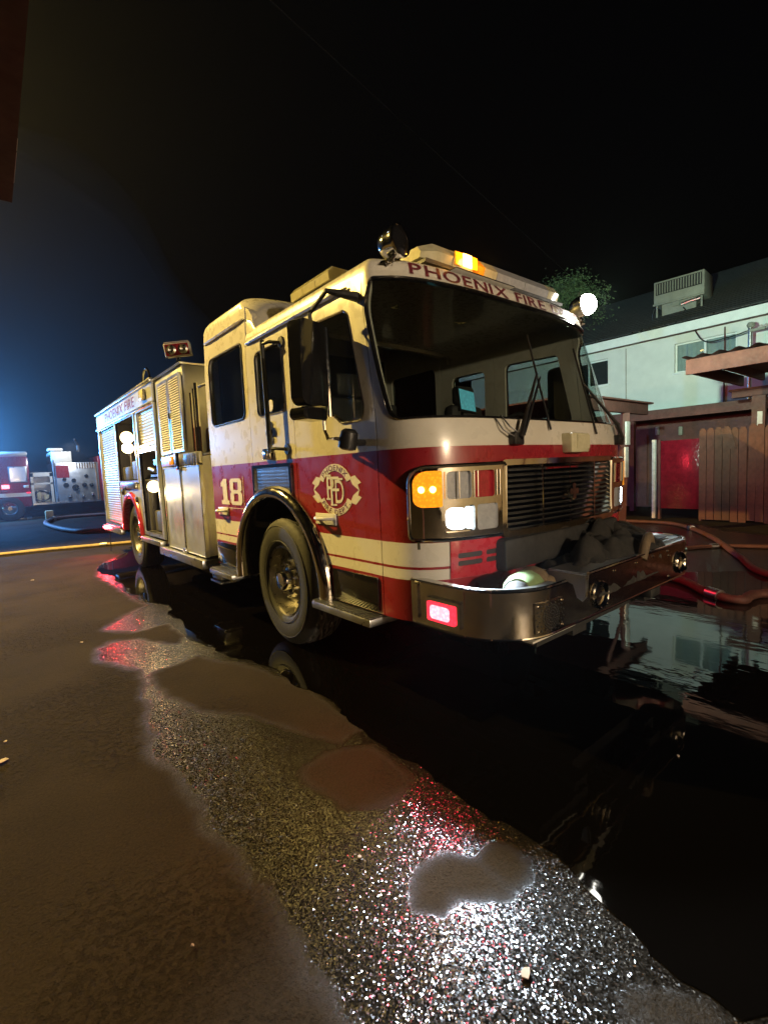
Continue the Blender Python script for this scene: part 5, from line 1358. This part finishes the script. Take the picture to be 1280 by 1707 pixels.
bb = D(MB(), -5.0, -3.15, 2.96, 3.14, .3, .75, bev=.05).build('blue_light_bar', M['e_blue'], en2)
lamp('blue_flash_beam', 'POINT', (-4.2 + 2.0, -.1, 3.35), (.10, .40, 1), 5200, en2, None, .2)
lamp('side_lamp_beam', 'SPOT', (-2.5 + 2.0, -.25, 1.46), (1, .05, .07), 70, en2, (0, -1, -.1), .08, 150, .6)
lamp('pump_panel_beam', 'SPOT', (-.2 + 2.0, -1.6, 3.15), (.86, .92, 1), 220, en2, (0, 1, -.9), .1, 130, .6)
D(MB(), -5.3, -1.63, 1.02, 1.18, -.006, .0).build('white_band', M['cream'], en2)
D(MB(), -2.66, -2.64, .75, 2.5, -.005, .0).build('door_gap', M['under'], en2)
D(MB(), -2.62, -2.45, 1.26, 1.30, -.03, .0, bev=.008).build('door_handle', M['chrome'], en2)
MB().tube([(1.25, -.04, 2.55), (1.25, -.12, 2.50), (1.25, -.12, 1.2), (1.25, -.04, 1.15)], .02, 8).build('grab_rail', M['chrome'], en2)
MB().tube([(2.3, .5, 2.92), (2.3, .5, 3.25), (2.2, .2, 3.35), (2.1, -.2, 3.45)], [.07, .07, .06, .05], 10).build('deck_gun', M['darkgrey'], en2)
for x, z in ((1.75, .95), (2.25, .92), (2.62, .98)): MB().tube([(x, 0, z), (x, -.16, z - .02), (x, -.22, z - .1)], [.06, .06, .065], 10).build('discharge_pipe', M['chrome'], en2)
for x in (1.3, 2.85): MB().box(x - .02, x + .02, -.03, .0, .7, 2.4).build('panel_trim', M['chrome'], en2)
kb = MB().box(-.14, .14, -.14, .14, 0, .38, bev=.03).build('wheel_chock', M['hose'], None, loc=(-1.15, 21.2, 0)); tag(kb, 'small yellowish block standing on the ground by the distant engine', 'block')

# ================================================================== street lamp beyond the left edge, whose light falls across the engine
sl_ = thing('street_lamp', 'sodium street lamp on a tall pole beside the alley', 'street lamp', (-8.1, 8.06, 0))
MB().tube([(0, 0, 0), (0, 0, 6.8), (.1, -.05, 7.3), (.6, -.3, 7.55), (2.5, -1.5, 7.6)], [.09, .07, .06, .05, .04], 12).build('pole', M['metalbox'], sl_)
MB().lathe([(.05, .12), (.14, .08), (.22, .0), (.24, -.05), (.2, -.05)], (2.6, -1.56, 7.6), (0, 0, 1), 24).build('lamp_head', M['metalbox'], sl_)
MB().lathe([(.2, -.03), (.15, -.09), (.001, -.12)], (2.6, -1.56, 7.6), (0, 0, 1), 24).build('lamp_globe', emissive('sodium lamp glass', (1, .62, .16), 60.0), sl_)
lamp('street_lamp_beam', 'SPOT', (2.6, -1.56, 7.44), (1, .69, .17), 11500, sl_, (.2, -.45, -.87), .12, 118, .35)
# left carport eave overhead
ev = thing('shed_roof', 'dark maroon eave overhanging the top corner at the left', 'roof', (-4.2, -.5, 0))
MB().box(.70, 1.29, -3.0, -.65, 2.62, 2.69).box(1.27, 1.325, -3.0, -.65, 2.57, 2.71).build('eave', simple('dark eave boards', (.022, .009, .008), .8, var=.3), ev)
for i in range(4): MB().box(.70, 1.27, -2.6 + i * .6, -2.55 + i * .6, 2.54, 2.62).build('rafter', M['maroonpaint'], ev)
for y in (-2.9, -.75): MB().box(.70, .78, y - .04, y + .04, 0, 2.62).build('post', M['maroonpaint'], ev)
MB().tube([(1.329, -1.05, 2.6), (1.329, -.75, 2.6)], .002, 6).build('drip_wire', M['alum'], ev)
# overhead wire
c0 = Vector((-3.0511, -3.6064, 1.4456))
wp = [c0 + Vector((.36737, .65016, .66508)) * 14 + (c0 + Vector((.36737, .65016, .66508)) * 14 - (c0 + Vector((.7224, .5349, .4382)) * 20)) * 1.0, c0 + Vector((.36737, .65016, .66508)) * 14, c0 + Vector((.7224, .5349, .4382)) * 20]
wp.append(wp[2] + (wp[2] - wp[1]) * .8)
tag(MB().tube(catmull(wp, 10), .012, 6).build('overhead_wire', M['black'], None), 'thin overhead wire crossing the black sky', 'wire')

# tan wall across the alley, facing the headlamps; only its reflection shows in the bumper and grille
fw = thing('alley_wall', 'tan block wall across the alley mirrored in the chrome bumper', 'wall', (3, -9.5, 0))
M['tanblock'] = simple('tan block wall', (.46, .38, .28), .9, var=.12, scale=2, bumps=.3, bscale=30)
MB().box(-7, 12, -.2, 0, 0, 3.4).build('wall', M['tanblock'], fw)
MB().box(-7.05, 12.05, -.24, .04, 3.4, 3.5, bev=.01).build('coping', M['tanblock'], fw)
wlp = thing('added_wall_light', 'unseen wall light added on the tan block wall to light the engine front', 'wall light', (-1.8, -9.45, 2.6))  # unseen lamp added to brighten the engine's front
MB().box(-.10, .10, -.04, .02, -.12, .14, bev=.01).build('back_plate', M['metalbox'], wlp)
MB().lathe([(.07, -.1), (.10, .0), (.09, .1), (.001, .14)], (0, .1, 0), (0, 0, 1), 16).build('glass', emissive('added wall light glass', (1, .88, .70), 20.0), wlp)
lamp('added_wall_beam', 'POINT', (0, .32, 0), (1, .80, .55), 1350, wlp, None, .1)
# ================================================================== litter on the asphalt
M['paper'] = simple('dirty paper', (.42, .34, .28), .8, var=.2, scale=40)
LIT = [(-2.004, -2.861, 0.022, 'torn square scrap of paper in the bright wet patch'), (-2.106, -2.213, 0.012, 'small pale scrap beside the red glint on the wet asphalt'), (-3.124, -0.423, 0.03, 'white scrap at the left picture edge'), (-3.107, -0.184, 0.012, 'tiny white fleck just above the scrap at the left edge'), (-2.522, 1.473, 0.02, 'pale chip on the dry asphalt left of the small wet patch'), (-2.692, -2.136, 0.006, 'lone tiny white fleck on the dry asphalt in the foreground'), (-0.607, -2.767, 0.008, 'single bright chip in the black puddle'), (-2.655, 5.462, 0.03, 'pale fleck on the asphalt near the straight hose')]
for i, (x, y, s_, lab) in enumerate(LIT):
    n = 6; q = MB(); pt = [(s_ * rnd.uniform(.6, 1) * math.cos(6.28 * k / n), s_ * rnd.uniform(.5, .9) * math.sin(6.28 * k / n), .006 + rnd.uniform(0, .006)) for k in range(n)]
    q.add(pt + [(a, b, c - .003) for a, b, c in pt], [tuple(range(n)), tuple(range(n, 2 * n))[::-1]] + [(k, (k + 1) % n, n + (k + 1) % n, n + k) for k in range(n)])
    tag(q.build('paper_scrap', M['paper'], None, ang=0, loc=(x, y, .002)), lab, 'litter', 'scraps of litter on the asphalt')

# ================================================================== smoky air
hz = MB().box(-70, 70, -40, 75, -1, 14).build('haze', None, None, ang=0); hz.data.materials.clear()
hm = bpy.data.materials.new('smoky air'); hm.use_nodes = True; hn = hm.node_tree.nodes; hn.remove(hn['Principled BSDF'])
pv = hn.new('ShaderNodeVolumePrincipled'); pv.inputs['Color'].default_value = (.9, .92, .95, 1); pv.inputs['Density'].default_value = .0006; pv.inputs['Anisotropy'].default_value = .75
hm.node_tree.links.new(pv.outputs[0], hn['Material Output'].inputs['Volume']); hz.data.materials.append(hm); hz['kind'] = 'stuff'

# smoke volume added round the far engine to spread its blue glow
bm = bmesh.new(); bmesh.ops.create_icosphere(bm, subdivisions=4, radius=1)
for v in bm.verts:
    k = 1 + .16 * mnoise.noise(v.co * 2.3); v.co = (v.co.x * 22 * k, v.co.y * 12 * k, v.co.z * 19 * k)
sme = bpy.data.meshes.new('glow_smoke'); bm.to_mesh(sme); bm.free()
smo = bpy.data.objects.new('glow_smoke', sme); COL.objects.link(smo); smo.location = (-9, 30, 2.5); smo['kind'] = 'stuff'
sm_ = bpy.data.materials.new('drifting smoke'); sm_.use_nodes = True; sn = sm_.node_tree.nodes; sn.remove(sn['Principled BSDF'])
sv = sn.new('ShaderNodeVolumePrincipled'); sv.inputs['Color'].default_value = (.8, .82, .85, 1); sv.inputs['Density'].default_value = .015; sv.inputs['Anisotropy'].default_value = .4
sm_.node_tree.links.new(sv.outputs[0], sn['Material Output'].inputs['Volume']); sme.materials.append(sm_)
